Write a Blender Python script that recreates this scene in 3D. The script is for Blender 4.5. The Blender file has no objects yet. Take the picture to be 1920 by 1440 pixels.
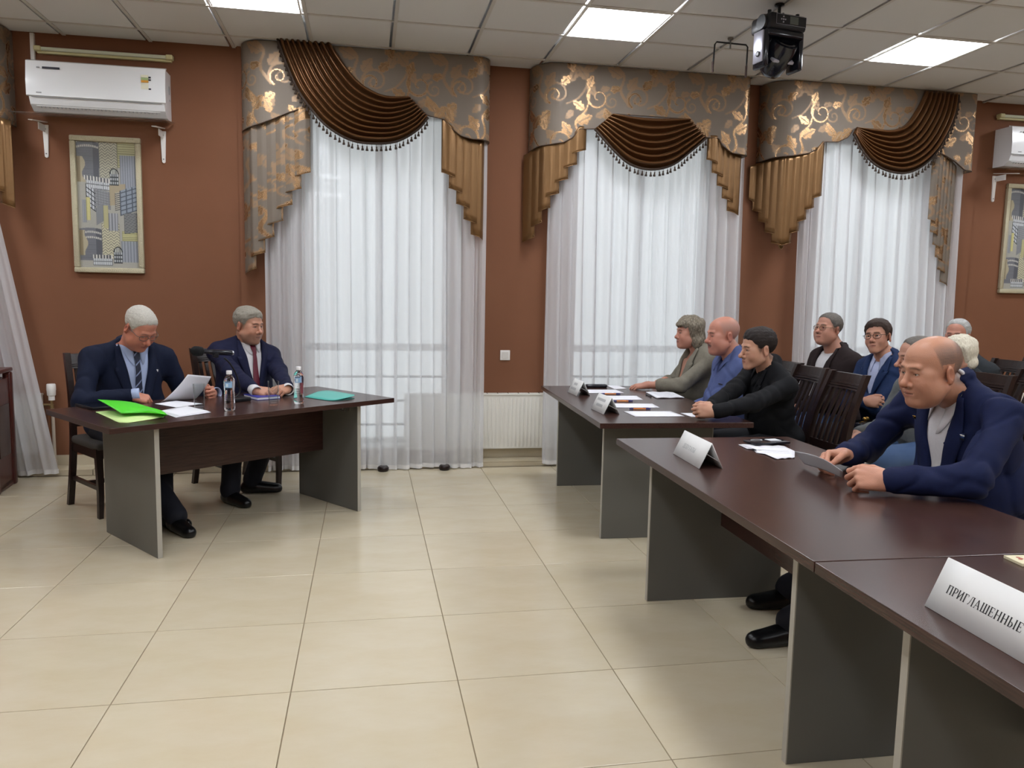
import bpy, bmesh, math, random
import numpy as np
from mathutils import Vector, Matrix
from mathutils.bvhtree import BVHTree

random.seed(4); np.random.seed(4)
SC = bpy.context.scene
COL = SC.collection

# ------------------------------------------------------------------ camera
F_PX, PITCH, ROLL, YAW, CAM_H = 1467.0, 0.1108, 0.0190, 0.1840, 1.42
def _w2c():
    cp, sp = math.cos(PITCH), math.sin(PITCH)
    A = np.array([[1,0,0],[0,0,-1],[0,1,0.0]])
    P = np.array([[1,0,0],[0,cp,-sp],[0,sp,cp]])
    Z = np.array([[math.cos(ROLL),-math.sin(ROLL),0],[math.sin(ROLL),math.cos(ROLL),0],[0,0,1]])
    c, n = math.cos(YAW), math.sin(YAW)
    return Z @ P @ A @ np.array([[c,-n,0],[n,c,0],[0,0,1]])
W2C = _w2c()
cam_d = bpy.data.cameras.new('camera'); cam = bpy.data.objects.new('camera', cam_d); COL.objects.link(cam)
cam_d.sensor_width = 36.0; cam_d.lens = F_PX/1920*36; cam_d.clip_start = .05
_m = Matrix.Identity(4)
for i in range(3):
    _m[i][0] = W2C[0][i]; _m[i][1] = -W2C[1][i]; _m[i][2] = -W2C[2][i]
_m[2][3] = CAM_H
cam.matrix_world = _m
SC.camera = cam

def ray(x, y): return W2C.T @ np.array([(x-960)/F_PX, (y-720)/F_PX, 1.0])
def onz(x, y, z):
    d = ray(x, y); return np.array([0,0,CAM_H]) + d*((z-CAM_H)/d[2])
def ony(x, y, Y):
    d = ray(x, y); return np.array([0,0,CAM_H]) + d*(Y/d[1])
def onx(x, y, X):
    d = ray(x, y); return np.array([0,0,CAM_H]) + d*(X/d[0])
def pix(P):
    q = W2C @ (np.array(P, float) - np.array([0,0,CAM_H])); return 960+F_PX*q[0]/q[2], 720+F_PX*q[1]/q[2], q[2]

# ------------------------------------------------------------------ light
SC.view_settings.view_transform = 'Standard'; SC.view_settings.look = 'None'
SC.view_settings.gamma = 1.0; SC.view_settings.use_curve_mapping = False
SC.view_settings.exposure = 0.0
world = bpy.data.worlds.new('overcast_sky'); SC.world = world; world.use_nodes = True
_bg = world.node_tree.nodes.get('Background') or world.node_tree.nodes.new('ShaderNodeBackground')
_bg.inputs[0].default_value = (0.93, 0.97, 1.0, 1); _bg.inputs[1].default_value = 1.25
PANEL_STRENGTH = 27.0

# ------------------------------------------------------------------ materials
def lin(h):
    if not isinstance(h, str): return tuple(h)
    h = h.lstrip('#'); v = [int(h[i:i+2], 16)/255 for i in (0,2,4)]
    return tuple(x/12.92 if x <= .04045 else ((x+.055)/1.055)**2.4 for x in v)
MATS = {}
def M(name, col, rough=.5, metal=0.0, spec=.5, bump=None, mottle=None, attr=None, rnd=0.0, sheen=0.0, coat=0.0,
      trans=0.0, ior=1.45, emit=None, wood=None, stretch=None, sss=0.0):
    """bump=(scale,strength)  mottle=(colour2,scale,amount)  wood=(colour2,scale)  attr=name of a colour attribute"""
    if name in MATS: return MATS[name]
    m = bpy.data.materials.new(name); m.use_nodes = True; MATS[name] = m
    nt = m.node_tree; N = nt.nodes; L = nt.links
    b = N.get('Principled BSDF'); c = lin(col)
    b.inputs['Base Color'].default_value = (*c, 1); b.inputs['Roughness'].default_value = rough
    b.inputs['Metallic'].default_value = metal; b.inputs['Specular IOR Level'].default_value = spec
    b.inputs['Sheen Weight'].default_value = sheen; b.inputs['Coat Weight'].default_value = coat
    b.inputs['Coat Roughness'].default_value = .1
    b.inputs['Transmission Weight'].default_value = trans; b.inputs['IOR'].default_value = ior
    if sss:
        b.inputs['Subsurface Weight'].default_value = sss
        b.inputs['Subsurface Radius'].default_value = (.012, .004, .002); b.inputs['Subsurface Scale'].default_value = 1.0
    if emit:
        b.inputs['Emission Color'].default_value = (*lin(emit[0]), 1); b.inputs['Emission Strength'].default_value = emit[1]
    tc = N.new('ShaderNodeTexCoord'); vec = tc.outputs['Object']
    if stretch:
        mp = N.new('ShaderNodeMapping'); mp.inputs['Scale'].default_value = stretch
        L.new(vec, mp.inputs['Vector']); vec = mp.outputs['Vector']
    colsock = None
    if attr:
        a = N.new('ShaderNodeAttribute'); a.attribute_name = attr; colsock = a.outputs['Color']
    if mottle or wood:
        c2, sc_, am = mottle if mottle else (wood[0], wood[1], 1.0)
        nz = N.new('ShaderNodeTexNoise'); nz.inputs['Scale'].default_value = sc_; nz.inputs['Detail'].default_value = 6
        nz.inputs['Roughness'].default_value = .6
        L.new(vec, nz.inputs['Vector'])
        rp = N.new('ShaderNodeMapRange'); rp.inputs[1].default_value = .35; rp.inputs[2].default_value = .65
        rp.inputs[4].default_value = am
        L.new(nz.outputs[0], rp.inputs[0])
        mx = N.new('ShaderNodeMix'); mx.data_type = 'RGBA'
        mx.inputs[6].default_value = (*c, 1); mx.inputs[7].default_value = (*lin(c2), 1)
        if colsock: L.new(colsock, mx.inputs[6])
        L.new(rp.outputs[0], mx.inputs[0]); colsock = mx.outputs[2]
    if rnd:
        oi = N.new('ShaderNodeObjectInfo'); mr = N.new('ShaderNodeMapRange')
        mr.inputs[3].default_value = 1-rnd; mr.inputs[4].default_value = 1+rnd
        L.new(oi.outputs['Random'], mr.inputs[0])
        hs = N.new('ShaderNodeHueSaturation'); L.new(mr.outputs[0], hs.inputs['Value'])
        if colsock: L.new(colsock, hs.inputs['Color'])
        else: hs.inputs['Color'].default_value = (*c, 1)
        colsock = hs.outputs[0]
    if colsock: L.new(colsock, b.inputs['Base Color'])
    if bump:
        nz = N.new('ShaderNodeTexNoise'); nz.inputs['Scale'].default_value = bump[0]; nz.inputs['Detail'].default_value = 4
        L.new(vec, nz.inputs['Vector'])
        bp = N.new('ShaderNodeBump'); bp.inputs['Strength'].default_value = bump[1]; bp.inputs['Distance'].default_value = .01
        L.new(nz.outputs[0], bp.inputs['Height']); L.new(bp.outputs[0], b.inputs['Normal'])
    return m

# ------------------------------------------------------------------ object helpers
class MB:
    """collects boxes, tubes, lathes and grids and links them as ONE mesh object"""
    def __init__(s): s.v = []; s.f = []; s.a = []
    def add(s, verts, faces):
        o = len(s.v); s.v += [tuple(map(float, p)) for p in verts]; s.f += [tuple(i+o for i in f) for f in faces]; return s
    def box(s, c, d, rot=None, bev=0.0):
        hx, hy, hz = d[0]/2, d[1]/2, d[2]/2
        bm = bmesh.new(); bmesh.ops.create_cube(bm, size=1.0)
        for v in bm.verts: v.co = Vector((v.co.x*d[0], v.co.y*d[1], v.co.z*d[2]))
        if bev: bmesh.ops.bevel(bm, geom=list(bm.edges), offset=bev, segments=2, profile=.5, affect='EDGES')
        bm.verts.index_update()
        R = rot if rot is not None else Matrix.Identity(3)
        vs = [R @ v.co + Vector(c) for v in bm.verts]; fs = [[v.index for v in f.verts] for f in bm.faces]
        bm.free(); return s.add(vs, fs)
    def tube(s, pts, r, n=8, cap=True, closed=False):
        pts = [Vector(p) for p in pts]; k = len(pts); rs = r if hasattr(r, '__len__') else [r]*k
        vs = []; up = None
        for i, p in enumerate(pts):
            a = pts[(i-1) % k] if (i > 0 or closed) else p; b = pts[(i+1) % k] if (i < k-1 or closed) else p
            t = (b-a).normalized()
            if up is None:
                up = Vector((0,0,1)) if abs(t.z) < .9 else Vector((1,0,0))
            x = (up - t*up.dot(t)).normalized(); y = t.cross(x); up = x
            for j in range(n):
                w = 2*math.pi*j/n; vs.append(p + (x*math.cos(w) + y*math.sin(w))*rs[i])
        fs = []
        for i in range(k if closed else k-1):
            for j in range(n):
                i2 = (i+1) % k
                fs.append((i*n+j, i*n+(j+1) % n, i2*n+(j+1) % n, i2*n+j))
        if cap and not closed: fs += [tuple(range(n))[::-1], tuple(range((k-1)*n, k*n))]
        return s.add(vs, fs)
    def lathe(s, prof, n=20, o=(0,0,0), M3=None):
        vs = []; fs = []
        for (r, z) in prof:
            for j in range(n):
                w = 2*math.pi*j/n; p = Vector((r*math.cos(w), r*math.sin(w), z))
                vs.append((M3 @ p if M3 is not None else p) + Vector(o))
        for i in range(len(prof)-1):
            for j in range(n): fs.append((i*n+j, i*n+(j+1) % n, (i+1)*n+(j+1) % n, (i+1)*n+j))
        fs += [tuple(range(n))[::-1], tuple(range((len(prof)-1)*n, len(prof)*n))]
        return s.add(vs, fs)
    def prism(s, poly, y0, y1, axis='y'):
        """polygon (a,b) extruded along an axis: y -> (a,y,b), z -> (a,b,z), x -> (x,a,b)"""
        n = len(poly)
        f = {'y': lambda a, b, t: (a, t, b), 'z': lambda a, b, t: (a, b, t), 'x': lambda a, b, t: (t, a, b)}[axis]
        vs = [f(a, b, y0) for a, b in poly] + [f(a, b, y1) for a, b in poly]
        fs = [tuple(range(n)), tuple(range(n, 2*n))[::-1]] + [(i, i+n, (i+1) % n+n, (i+1) % n) for i in range(n)]
        return s.add(vs, fs)
    def grid(s, G):
        G = np.asarray(G); a, b = G.shape[:2]
        idx = np.arange(a*b).reshape(a, b)
        fs = np.stack([idx[:-1,:-1], idx[:-1,1:], idx[1:,1:], idx[1:,:-1]], -1).reshape(-1, 4)
        return s.add(G.reshape(-1, 3), fs.tolist())
    def mesh(s, name, mat=None, smooth=False, angle=None):
        me = bpy.data.meshes.new(name); me.from_pydata(s.v, [], s.f); me.update()
        bm = bmesh.new(); bm.from_mesh(me); bmesh.ops.recalc_face_normals(bm, faces=bm.faces); bm.to_mesh(me); bm.free()
        if mat: me.materials.append(mat)
        if smooth:
            me.polygons.foreach_set('use_smooth', [True]*len(me.polygons))
            if angle: me.set_sharp_from_angle(angle=math.radians(angle))
        return me
    def obj(s, name, mat=None, parent=None, smooth=False, angle=None):
        return link(name, s.mesh(name, mat, smooth, angle), parent)

def link(name, me, parent=None, loc=None, rotz=None):
    o = bpy.data.objects.new(name, me); COL.objects.link(o)
    if parent: o.parent = parent
    if loc is not None: o.location = loc
    if rotz is not None: o.rotation_euler = (0, 0, rotz)
    return o
def npmesh(name, V, Fc, mat=None, smooth=True, attr=None, attr_name='tint'):
    me = bpy.data.meshes.new(name); V = np.asarray(V, np.float32); Fc = np.asarray(Fc, np.int32)
    n = Fc.shape[1]
    me.vertices.add(len(V)); me.vertices.foreach_set('co', V.ravel())
    me.loops.add(Fc.size); me.loops.foreach_set('vertex_index', Fc.ravel())
    me.polygons.add(len(Fc)); me.polygons.foreach_set('loop_start', np.arange(0, Fc.size, n, dtype=np.int32))
    me.update(calc_edges=True)
    if smooth: me.polygons.foreach_set('use_smooth', np.ones(len(Fc), bool))
    if attr is not None:
        ca = me.color_attributes.new(attr_name, 'FLOAT_COLOR', 'POINT')
        c4 = np.ones((len(V), 4), np.float32); c4[:, :3] = attr
        ca.data.foreach_set('color', c4.ravel())
    if mat: me.materials.append(mat)
    return me
def gridmesh(name, G, mat, attr=None, smooth=True):
    G = np.asarray(G); a, b = G.shape[:2]; idx = np.arange(a*b).reshape(a, b)
    fs = np.stack([idx[:-1,:-1], idx[:-1,1:], idx[1:,1:], idx[1:,:-1]], -1).reshape(-1, 4)
    return npmesh(name, G.reshape(-1, 3), fs, mat, smooth, None if attr is None else np.asarray(attr).reshape(-1, 3))
def solidify(o, t, offset=0.0):
    md = o.modifiers.new('thickness', 'SOLIDIFY'); md.thickness = t; md.offset = offset; return o
def tag(o, label, cat=None, group=None):
    o['label'] = label
    if cat: o['category'] = cat
    if group: o['group'] = group
    return o
def thing(name, label, cat, loc=(0,0,0), rotz=0.0, group=None):
    o = bpy.data.objects.new(name, None); COL.objects.link(o); o.empty_display_size = .1
    o.location = loc; o.rotation_euler = (0, 0, rotz)
    return tag(o, label, cat, group)
def struct(o, label=None):
    o['kind'] = 'structure'
    if label: o['label'] = label
    return o
def copy_tree(o, parent=None):
    c = o.copy(); COL.objects.link(c)
    if parent: c.parent = parent
    for ch in list(o.children): copy_tree(ch, c)
    return c
def spline(pts, n):
    """Catmull-Rom through the points, n samples evenly spaced"""
    P = np.asarray(pts, float); P2 = np.vstack([2*P[0]-P[1], P, 2*P[-1]-P[-2]]); out = []
    for i in range(1, len(P2)-2):
        for t in np.linspace(0, 1, 24, endpoint=False):
            a, b, c, d = P2[i-1], P2[i], P2[i+1], P2[i+2]
            out.append(.5*((2*b)+(c-a)*t+(2*a-5*b+4*c-d)*t*t+(3*b-a-3*c+d)*t**3))
    out.append(P[-1]); out = np.array(out)
    s = np.r_[0, np.cumsum(np.linalg.norm(np.diff(out, axis=0), axis=1))]
    q = np.linspace(0, s[-1], n)
    return np.stack([np.interp(q, s, out[:, k]) for k in range(out.shape[1])], 1)
# ================================================================== the room shell
ZC = 3.281; YW = 6.56; X0, X1, Y0 = -5.4, 9.0, -3.4
WALLM = M('brown_wall_paint', '#815740', .75, spec=.25, mottle=('#795039', 1.3, .5))
TILEM = M('beige_floor_tile', '#c9bea6', .15, spec=.5, mottle=('#c0b193', 3.2, .55), rnd=.03, stretch=(1, 2.2, 1))
GROUT = M('tile_grout', '#8f8068', .9)
CEILM = M('ceiling_tile_board', '#d6d5d4', .9, bump=(420, .12), rnd=.015)
TBAR = M('ceiling_bar_white', '#c4c0ba', .5)
WHITE = M('white_plastic', '#eceae6', .3)
PVC = M('white_window_plastic', '#e6e8e8', .35)
DARKM = M('dark_void', '#1d1916', .9)

def in_view(pts, pad=60):
    ok = False
    for p in pts:
        x, y, d = pix(p)
        if d > .15 and -pad < x < 1920+pad and -pad < y < 1440+pad: ok = True
    return ok
# ---- floor
fl = MB(); fl.box(((X0+X1)/2, (Y0+YW)/2, -.06), (X1-X0, YW-Y0, .112)); floor = struct(fl.obj('floor', GROUT), 'beige polished square floor tiles with thin darker joints')
tb = MB(); tb.box((0,0,-.004), (.5965, .5965, .008), bev=.0012); tile_me = tb.mesh('floor_tile', TILEM)
FX, FY = -2.071, 5.756
rest = MB(); nt_ = 0
for i in range(-6, 19):
    for j in range(-2, 16):
        x, y = FX + .6*(i+.5), FY - .6*(j+.5)
        if x-.3 < X0 or x+.3 > X1 or y-.3 < Y0 or y+.3 > YW: continue
        cs = [(x+a, y+b, 0) for a in (-.3, 0, .3) for b in (-.3, 0, .3)]
        if in_view(cs, 30): link('floor_tile', tile_me, floor, (x, y, 0)); nt_ += 1
        else: rest.box((x, y, -.004), (.5965, .5965, .008))
r_ = rest.obj('floor_tiles_beyond', TILEM, floor); r_['kind'] = 'stuff'
# ---- low tiled step along the window wall
st = MB(); st.box(((X0+X1)/2, (6.385+YW)/2, .018), (X1-X0, YW-6.385, .036)); step = struct(st.obj('trim_1', GROUT), 'low beige tiled step running along the window wall')
sb = MB(); sb.box((0, 0, .0), (.594, YW-6.37, .008)); sb.box((0, -(YW-6.37)/2+.004, -.0205), (.594, .008, .041)); step_me = sb.mesh('step_tile', TILEM)
for i in range(-5, 19):
    x = FX + .6*(i+.5)
    if X0+.3 < x < X1-.3: link('step_tile', step_me, step, (x, (6.37+YW)/2, .041))
# skirting on the wall over the step
for k, (xa, xb) in enumerate([(-2.95, -.99), (.72, 1.74), (3.07, 3.98), (5.22, 8.9)]):
    b = MB(); b.box(((xa+xb)/2, YW-.006, .085), (xb-xa, .012, .08)); struct(b.obj('baseboard_front', TILEM), 'beige tile skirting at the foot of the brown wall')
# ---- ceiling
CX, CY = -1.0244, 6.2675
cm = MB(); cm.box(((X0+X1)/2, (Y0+YW)/2, ZC+.10), (X1-X0+.6, YW-Y0+.6, .04)); me = cm.mesh('ceiling', CEILM)
ceil = struct(link('ceiling', me), 'suspended ceiling of square off-white tiles in a metal grid')
LIGHTS = [(i, j) for i in (-8, -4, 0, 4, 8, 12) for j in (1, 5, 9, 13)]
cb = MB(); cb.box((0,0,.006), (.578, .578, .012)); ctile_me = cb.mesh('ceiling_tile', CEILM)
rest = MB(); grid_ = MB()
rotc = .0043; ca_, sa_ = math.cos(rotc), math.sin(rotc)
def cpt(i, j, z=ZC):
    x, y = .6*i, -.6*j; return (CX + ca_*x - sa_*y, CY + sa_*x + ca_*y, z)
for i in range(-7, 17):
    for j in range(-1, 17):
        x, y, z = cpt(i+.5, j+.5)
        if x < X0+.2 or x > X1-.2 or y-.3 < Y0: continue
        if (i, j) in LIGHTS: continue
        if j == -1:
            w = YW - (y-.3) - .005
            b = MB(); b.box((0, 0, .006), (.578, w-.02, .012)); me = b.mesh('ceiling_tile', CEILM); y = y-.3+w/2
        else: me = ctile_me
        if in_view([(x+a, y+b, z) for a in (-.3, 0, .3) for b in (-.3, 0, .3)], 20):
            o = link('ceiling_tile', me, ceil, (x, y, z+.006), rotc)
        elif j >= 0: rest.box((x, y, z+.012), (.578, .578, .012))
r_ = rest.obj('ceiling_tiles_beyond', CEILM, ceil); r_['kind'] = 'stuff'
for i in range(-7, 18):
    a, b = cpt(i, -.48), cpt(i, 16)
    if X0 < a[0] < X1: grid_.box(((a[0]+b[0])/2, (a[1]+b[1])/2, ZC+.004), (.024, a[1]-b[1], .008))
for j in range(0, 17):
    a, b = cpt(-7.2, j), cpt(16.6, j)
    grid_.box(((a[0]+b[0])/2, (a[1]+b[1])/2, ZC+.0035), (b[0]-a[0], .024, .007), rot=Matrix.Rotation(rotc, 3, 'Z'))
grid_.obj('ceiling_grid', TBAR, ceil)
# ---- LED panels
LEDM = M('led_diffuser', '#ffffff', .4, emit=('#f4f8ff', PANEL_STRENGTH))
spots = {(0,1): 'lit square ceiling panel nearest the left air conditioner', (4,1): 'lit square ceiling panel over the middle window curtain', (8,1): 'lit square ceiling panel beyond the black stage lamp'}
fr = MB()
for s in (-1, 1): fr.box((s*.287, 0, .0), (.012, .586, .012)); fr.box((0, s*.287, .0), (.562, .012, .012))
fr_me = fr.mesh('frame', WHITE); df = MB(); df.box((0,0,.003), (.560, .560, .006)); df_me = df.mesh('diffuser', LEDM)
for (i, j) in LIGHTS:
    x, y, z = cpt(i+.5, j+.5)
    if not (X0 < x < X1 and y > Y0): continue
    t = thing('ceiling_light', spots.get((i, j), 'lit square ceiling panel in the row along the windows, past the air conditioners' if j == 1 else 'lit square ceiling panel in a row away from the windows'), 'ceiling light', (x, y, z+.002), rotc, 'square LED ceiling panels')
    link('frame', fr_me, t); link('diffuser', df_me, t)
# ---- front wall with four tall window openings
OPEN = [(-4.35, -3.1), (-.50, .70), (1.76, 3.05), (4.0, 5.2)]
ZS, ZL = .12, 2.95
w = MB(); xa = X0-.2
for (a, b) in OPEN + [(X1+.2, None)]:
    w.box(((xa+a)/2, YW+.19, 1.75), (a-xa, .38, 3.5))
    if b is None: break
    w.box(((a+b)/2, YW+.19, ZS/2), (b-a, .38, ZS)); w.box(((a+b)/2, YW+.19, (ZL+3.5)/2), (b-a, .38, 3.5-ZL)); xa = b
wall_front = struct(w.obj('wall_front', WALLM), 'brown painted wall with tall windows')
for nm, c, d in (('wall_left', (X0-.1, (Y0+YW)/2, 1.75), (.2, YW-Y0, 3.5)), ('wall_right', (X1+.1, (Y0+YW)/2, 1.75), (.2, YW-Y0, 3.5)), ('wall_back', ((X0+X1)/2, Y0-.1, 1.75), (X1-X0, .2, 3.5))):
    b = MB(); b.box(c, d); struct(b.obj(nm, WALLM), 'plain brown painted wall')
for k, x in ((2, -.865), (3, 5.43)):
    b = MB(); b.box((x, YW-.02, 1.7), (.23, .04, 3.4)); struct(b.obj('trim_%d' % k, WALLM), 'shallow brown pilaster beside the window curtain')
# ---- windows
def glass_mat():
    m = bpy.data.materials.new('window_glass'); m.use_nodes = True; nt = m.node_tree; N = nt.nodes; N.clear()
    o = N.new('ShaderNodeOutputMaterial'); t = N.new('ShaderNodeBsdfTransparent'); g = N.new('ShaderNodeBsdfGlossy'); x = N.new('ShaderNodeMixShader')
    t.inputs[0].default_value = (.95, .97, .97, 1); g.inputs['Roughness'].default_value = .03; x.inputs[0].default_value = .06
    nt.links.new(t.outputs[0], x.inputs[1]); nt.links.new(g.outputs[0], x.inputs[2]); nt.links.new(x.outputs[0], o.inputs[0]); return m
GLASS = glass_mat()
IRON = M('grey_railing_paint', '#6b6e70', .5, .3)
for k, (a, b) in enumerate(OPEN):
    fm = MB(); Y = 6.84; mid = (a+b)/2
    for x in (a+.03, b-.03, mid): fm.box((x, Y, (ZS+ZL)/2), (.06, .07, ZL-ZS))
    for z in (ZS+.03, .97, ZL-.03): fm.box((mid, Y, z), (b-a, .07, .06))
    wn = struct(fm.obj('window_%d' % (k+1), PVC), 'tall white framed window behind sheer curtains')
    for (xa_, xb_) in ((a+.06, mid-.03), (mid+.03, b-.06)):
        for (za, zb) in ((ZS+.06, .94), (1.0, ZL-.06)):
            p = MB(); p.box(((xa_+xb_)/2, Y, (za+zb)/2), (xb_-xa_, .006, zb-za)); p.obj('pane', GLASS, wn)
    for z in (.70, .485, .273):
        p = MB(); p.tube([(a+.02, Y+.12, z), (b-.02, Y+.12, z)], .011); p.obj('railing_bar', IRON, wn)
    p = MB(); p.box((mid, 6.72, ZS+.012), (b-a-.01, .26, .024), bev=.004); p.obj('window_sill', PVC, wn)
# ================================================================== curtains
SHEERM = None
def sheer_mat():
    m = bpy.data.materials.new('white_sheer_voile'); m.use_nodes = True; nt = m.node_tree; N = nt.nodes; N.clear()
    o = N.new('ShaderNodeOutputMaterial'); t = N.new('ShaderNodeBsdfTransparent'); d = N.new('ShaderNodeBsdfDiffuse'); tl = N.new('ShaderNodeBsdfTranslucent')
    d.inputs[0].default_value = (.86, .86, .88, 1); tl.inputs[0].default_value = (.86, .87, .88, 1)
    a = N.new('ShaderNodeMixShader'); a.inputs[0].default_value = .45
    x = N.new('ShaderNodeMixShader'); x.inputs[0].default_value = .24
    nt.links.new(d.outputs[0], a.inputs[1]); nt.links.new(tl.outputs[0], a.inputs[2])
    nt.links.new(a.outputs[0], x.inputs[1]); nt.links.new(t.outputs[0], x.inputs[2]); nt.links.new(x.outputs[0], o.inputs[0]); return m
SHEERM = sheer_mat()
def sheer(xl, xr, ztop, zbot, Yc, label, seed, flare=None):
    rs = np.random.RandomState(seed); n = int((xr-xl)/.006); m = 40
    s = np.linspace(0, 1, n); z = np.linspace(ztop, zbot, m)
    ph = rs.rand(8)*6.28; xx = xl+(xr-xl)*s
    w1 = 2*np.pi*xx/.115+ph[0]+1.6*np.sin(xx*4.1+ph[1])+.8*np.sin(xx*9.7+ph[3]); fold = .024*np.sin(w1)+.012*np.sin(2*np.pi*xx/.047+ph[4]+1.4*np.sin(xx*6+ph[2])); dens = .55+.45*np.sin(xx*3.3+ph[5])
    G = np.zeros((m, n, 3))
    for i in range(m):
        t = i/(m-1); amp = .8+.35*t
        sh = .012*np.sin(xx*9+ph[5]+2.2*t)*t
        G[i, :, 0] = np.clip(xx + sh + (.030*dens*np.cos(w1+.5)+.006*np.sin(xx*71))*amp, xl-.02, xr+.02)
        if flare is not None: G[i, :, 0] += flare(t)*s**1.5
        G[i, :, 1] = Yc - .085*t**1.5 + np.clip(fold*amp, -.036, .036)
        G[i, :, 2] = z[i] + (.006*np.sin(xx*11+ph[7]) if i == m-1 else 0)
    o = link('sheer_curtain', gridmesh('sheer_curtain', G, SHEERM)); tag(o, label, 'curtain', 'white sheer curtains')
    hem = G[-1].copy(); h = np.stack([hem+[0,-.002,.035], hem+[0,-.002,0]]); hm = link('hem', gridmesh('hem', h, M('white_hem', '#e4e3e2', .9)), o)
    return o
YF = 6.285
PX = lambda x, y, Y=6.285: ony(x, y, Y)[[0, 2]]
sheer(-.79, .955, 3.2, .012, 6.425, 'white sheer curtain beside the table with the microphone', 1)
sheer(1.46, 3.20, 3.2, .015, 6.425, 'white sheer curtain behind the woman in the grey jacket', 2)
sheer(3.72, 5.32, 3.2, .02, 6.425, 'white sheer curtain behind the man in the dark brown jacket', 3)
sheer(-4.55, -2.72, 3.2, .02, 6.425, 'white sheer curtain flaring out over a radiator beside the lectern', 4, flare=lambda t: .42*max(0, t-.30)/.7)
# ---- damask pattern, drawn once as a tile of scrolls and leaves
def damask_tile():
    W, Hh, R = .56, .66, .0025; nx, ny = int(W/R), int(Hh/R)
    X, Y = np.meshgrid((np.arange(nx)+.5)*R, (np.arange(ny)+.5)*R); mask = np.zeros((ny, nx))
    def wrap(dx, w): return (dx+w/2) % w - w/2
    def stroke(pts, w0, w1):
        P = spline(pts, 70)
        for k, p in enumerate(P):
            r = w0+(w1-w0)*k/69; d = np.hypot(wrap(X-p[0], W), wrap(Y-p[1], Hh)); np.maximum(mask, np.clip((r-d)/.002+.5, 0, 1), out=mask)
    def leaf(cx, cy, ang, Ln, Wd, lobes=3):
        dx, dy = wrap(X-cx, W), wrap(Y-cy, Hh); c, s = math.cos(ang), math.sin(ang)
        a = (dx*c+dy*s)/Ln; b = (-dx*s+dy*c)/Wd; t = np.clip(a, 0, 1)
        wd = np.sin(np.pi*t**.8)*(.72+.38*np.abs(np.sin(lobes*np.pi*t)))
        m_ = np.clip((wd-np.abs(b))*Wd/.002+.5, 0, 1)*((a > 0) & (a < 1)); np.maximum(mask, m_, out=mask)
        vein = (np.abs(b) < .07) & (a > .1) & (a < .85); mask[vein] *= .35
    def scroll(cx, cy, r, a0, turns, sgn, w):
        th = np.linspace(0, turns*2*np.pi, 26); rr = r*(1-.82*th/th[-1])
        stroke(np.stack([cx+rr*np.cos(a0+sgn*th), cy+rr*np.sin(a0+sgn*th)], 1), w, w*.45)
    scroll(.14, .20, .085, -.6, 1.35, 1, .0095); scroll(.40, .50, .080, 2.4, 1.3, 1, .009)
    scroll(.33, .17, .050, 1.2, 1.3, -1, .007); scroll(.10, .50, .055, 4.2, 1.35, -1, .007)
    stroke([(.21, .15), (.27, .24), (.25, .34), (.32, .42), (.34, .52)], .011, .006)
    stroke([(.45, .43), (.52, .36), (.50, .27), (.56, .18), (.64, .14)], .010, .005)
    for a in [(.22,.25,2.2,.11,.034,3),(.26,.33,.5,.12,.036,3),(.31,.42,2.6,.10,.03,3),(.50,.30,.9,.11,.034,3),(.50,.28,-2.2,.10,.032,3),(.44,.42,-.9,.10,.03,2),(.05,.28,1.9,.10,.03,3),(.08,.40,-2.6,.10,.03,3),
              (.36,.10,-.4,.09,.028,2),(.20,.07,-1.2,.09,.03,3),(.33,.56,1.2,.09,.03,3),(.48,.55,.3,.08,.026,2),(.15,.57,.8,.09,.03,3),(.03,.10,-.8,.08,.024,2),(.41,.24,2.9,.07,.022,2)]: leaf(*a)
    return mask
DAM = damask_tile()
def damask(u, v):
    R = .0025; ny, nx = DAM.shape
    a = (np.asarray(u)/R/1.22) % nx; b = (np.asarray(v)/R/1.22) % ny
    d1 = DAM[np.minimum(b.astype(int), ny-1), np.minimum(a.astype(int), nx-1)]; a2 = (nx-a+.47*nx) % nx; b2 = (b+.53*ny) % ny
    return np.maximum(d1, .6*DAM[np.minimum(b2.astype(int), ny-1), np.minimum(a2.astype(int), nx-1)])
def damask_mat():
    m = M('damask_fabric', '#8b8073', .55, attr=None, bump=(900, .1)); nt = m.node_tree; N = nt.nodes; L = nt.links; b = N['Principled BSDF']
    a = N.new('ShaderNodeAttribute'); a.attribute_name = 'tint'; sx = N.new('ShaderNodeSeparateColor'); L.new(a.outputs['Color'], sx.inputs[0])
    mx = N.new('ShaderNodeMix'); mx.data_type = 'RGBA'; mx.inputs[6].default_value = (*lin('#74695d'), 1); mx.inputs[7].default_value = (*lin('#a48360'), 1)
    L.new(sx.outputs[0], mx.inputs[0]); L.new(mx.outputs[2], b.inputs['Base Color'])
    r = N.new('ShaderNodeMapRange'); r.inputs[3].default_value = .62; r.inputs[4].default_value = .27; L.new(sx.outputs[0], r.inputs[0]); L.new(r.outputs[0], b.inputs['Roughness'])
    r2 = N.new('ShaderNodeMath'); r2.operation = 'MULTIPLY'; r2.inputs[1].default_value = .75; L.new(sx.outputs[0], r2.inputs[0]); L.new(r2.outputs[0], b.inputs['Metallic'])
    return m
DAMM = damask_mat()
SATIN = M('brown_gold_satin', '#6a482b', .30, metal=.6, spec=.6, sheen=0, bump=(60, .05))
SATIN2 = M('gold_satin', '#80603d', .32, metal=.6, spec=.6, sheen=0, bump=(14, .25))
FRINGE = M('dark_brown_fringe', '#37291f', .8)
PIPE = M('dark_piping', '#4b382a', .7)
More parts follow.
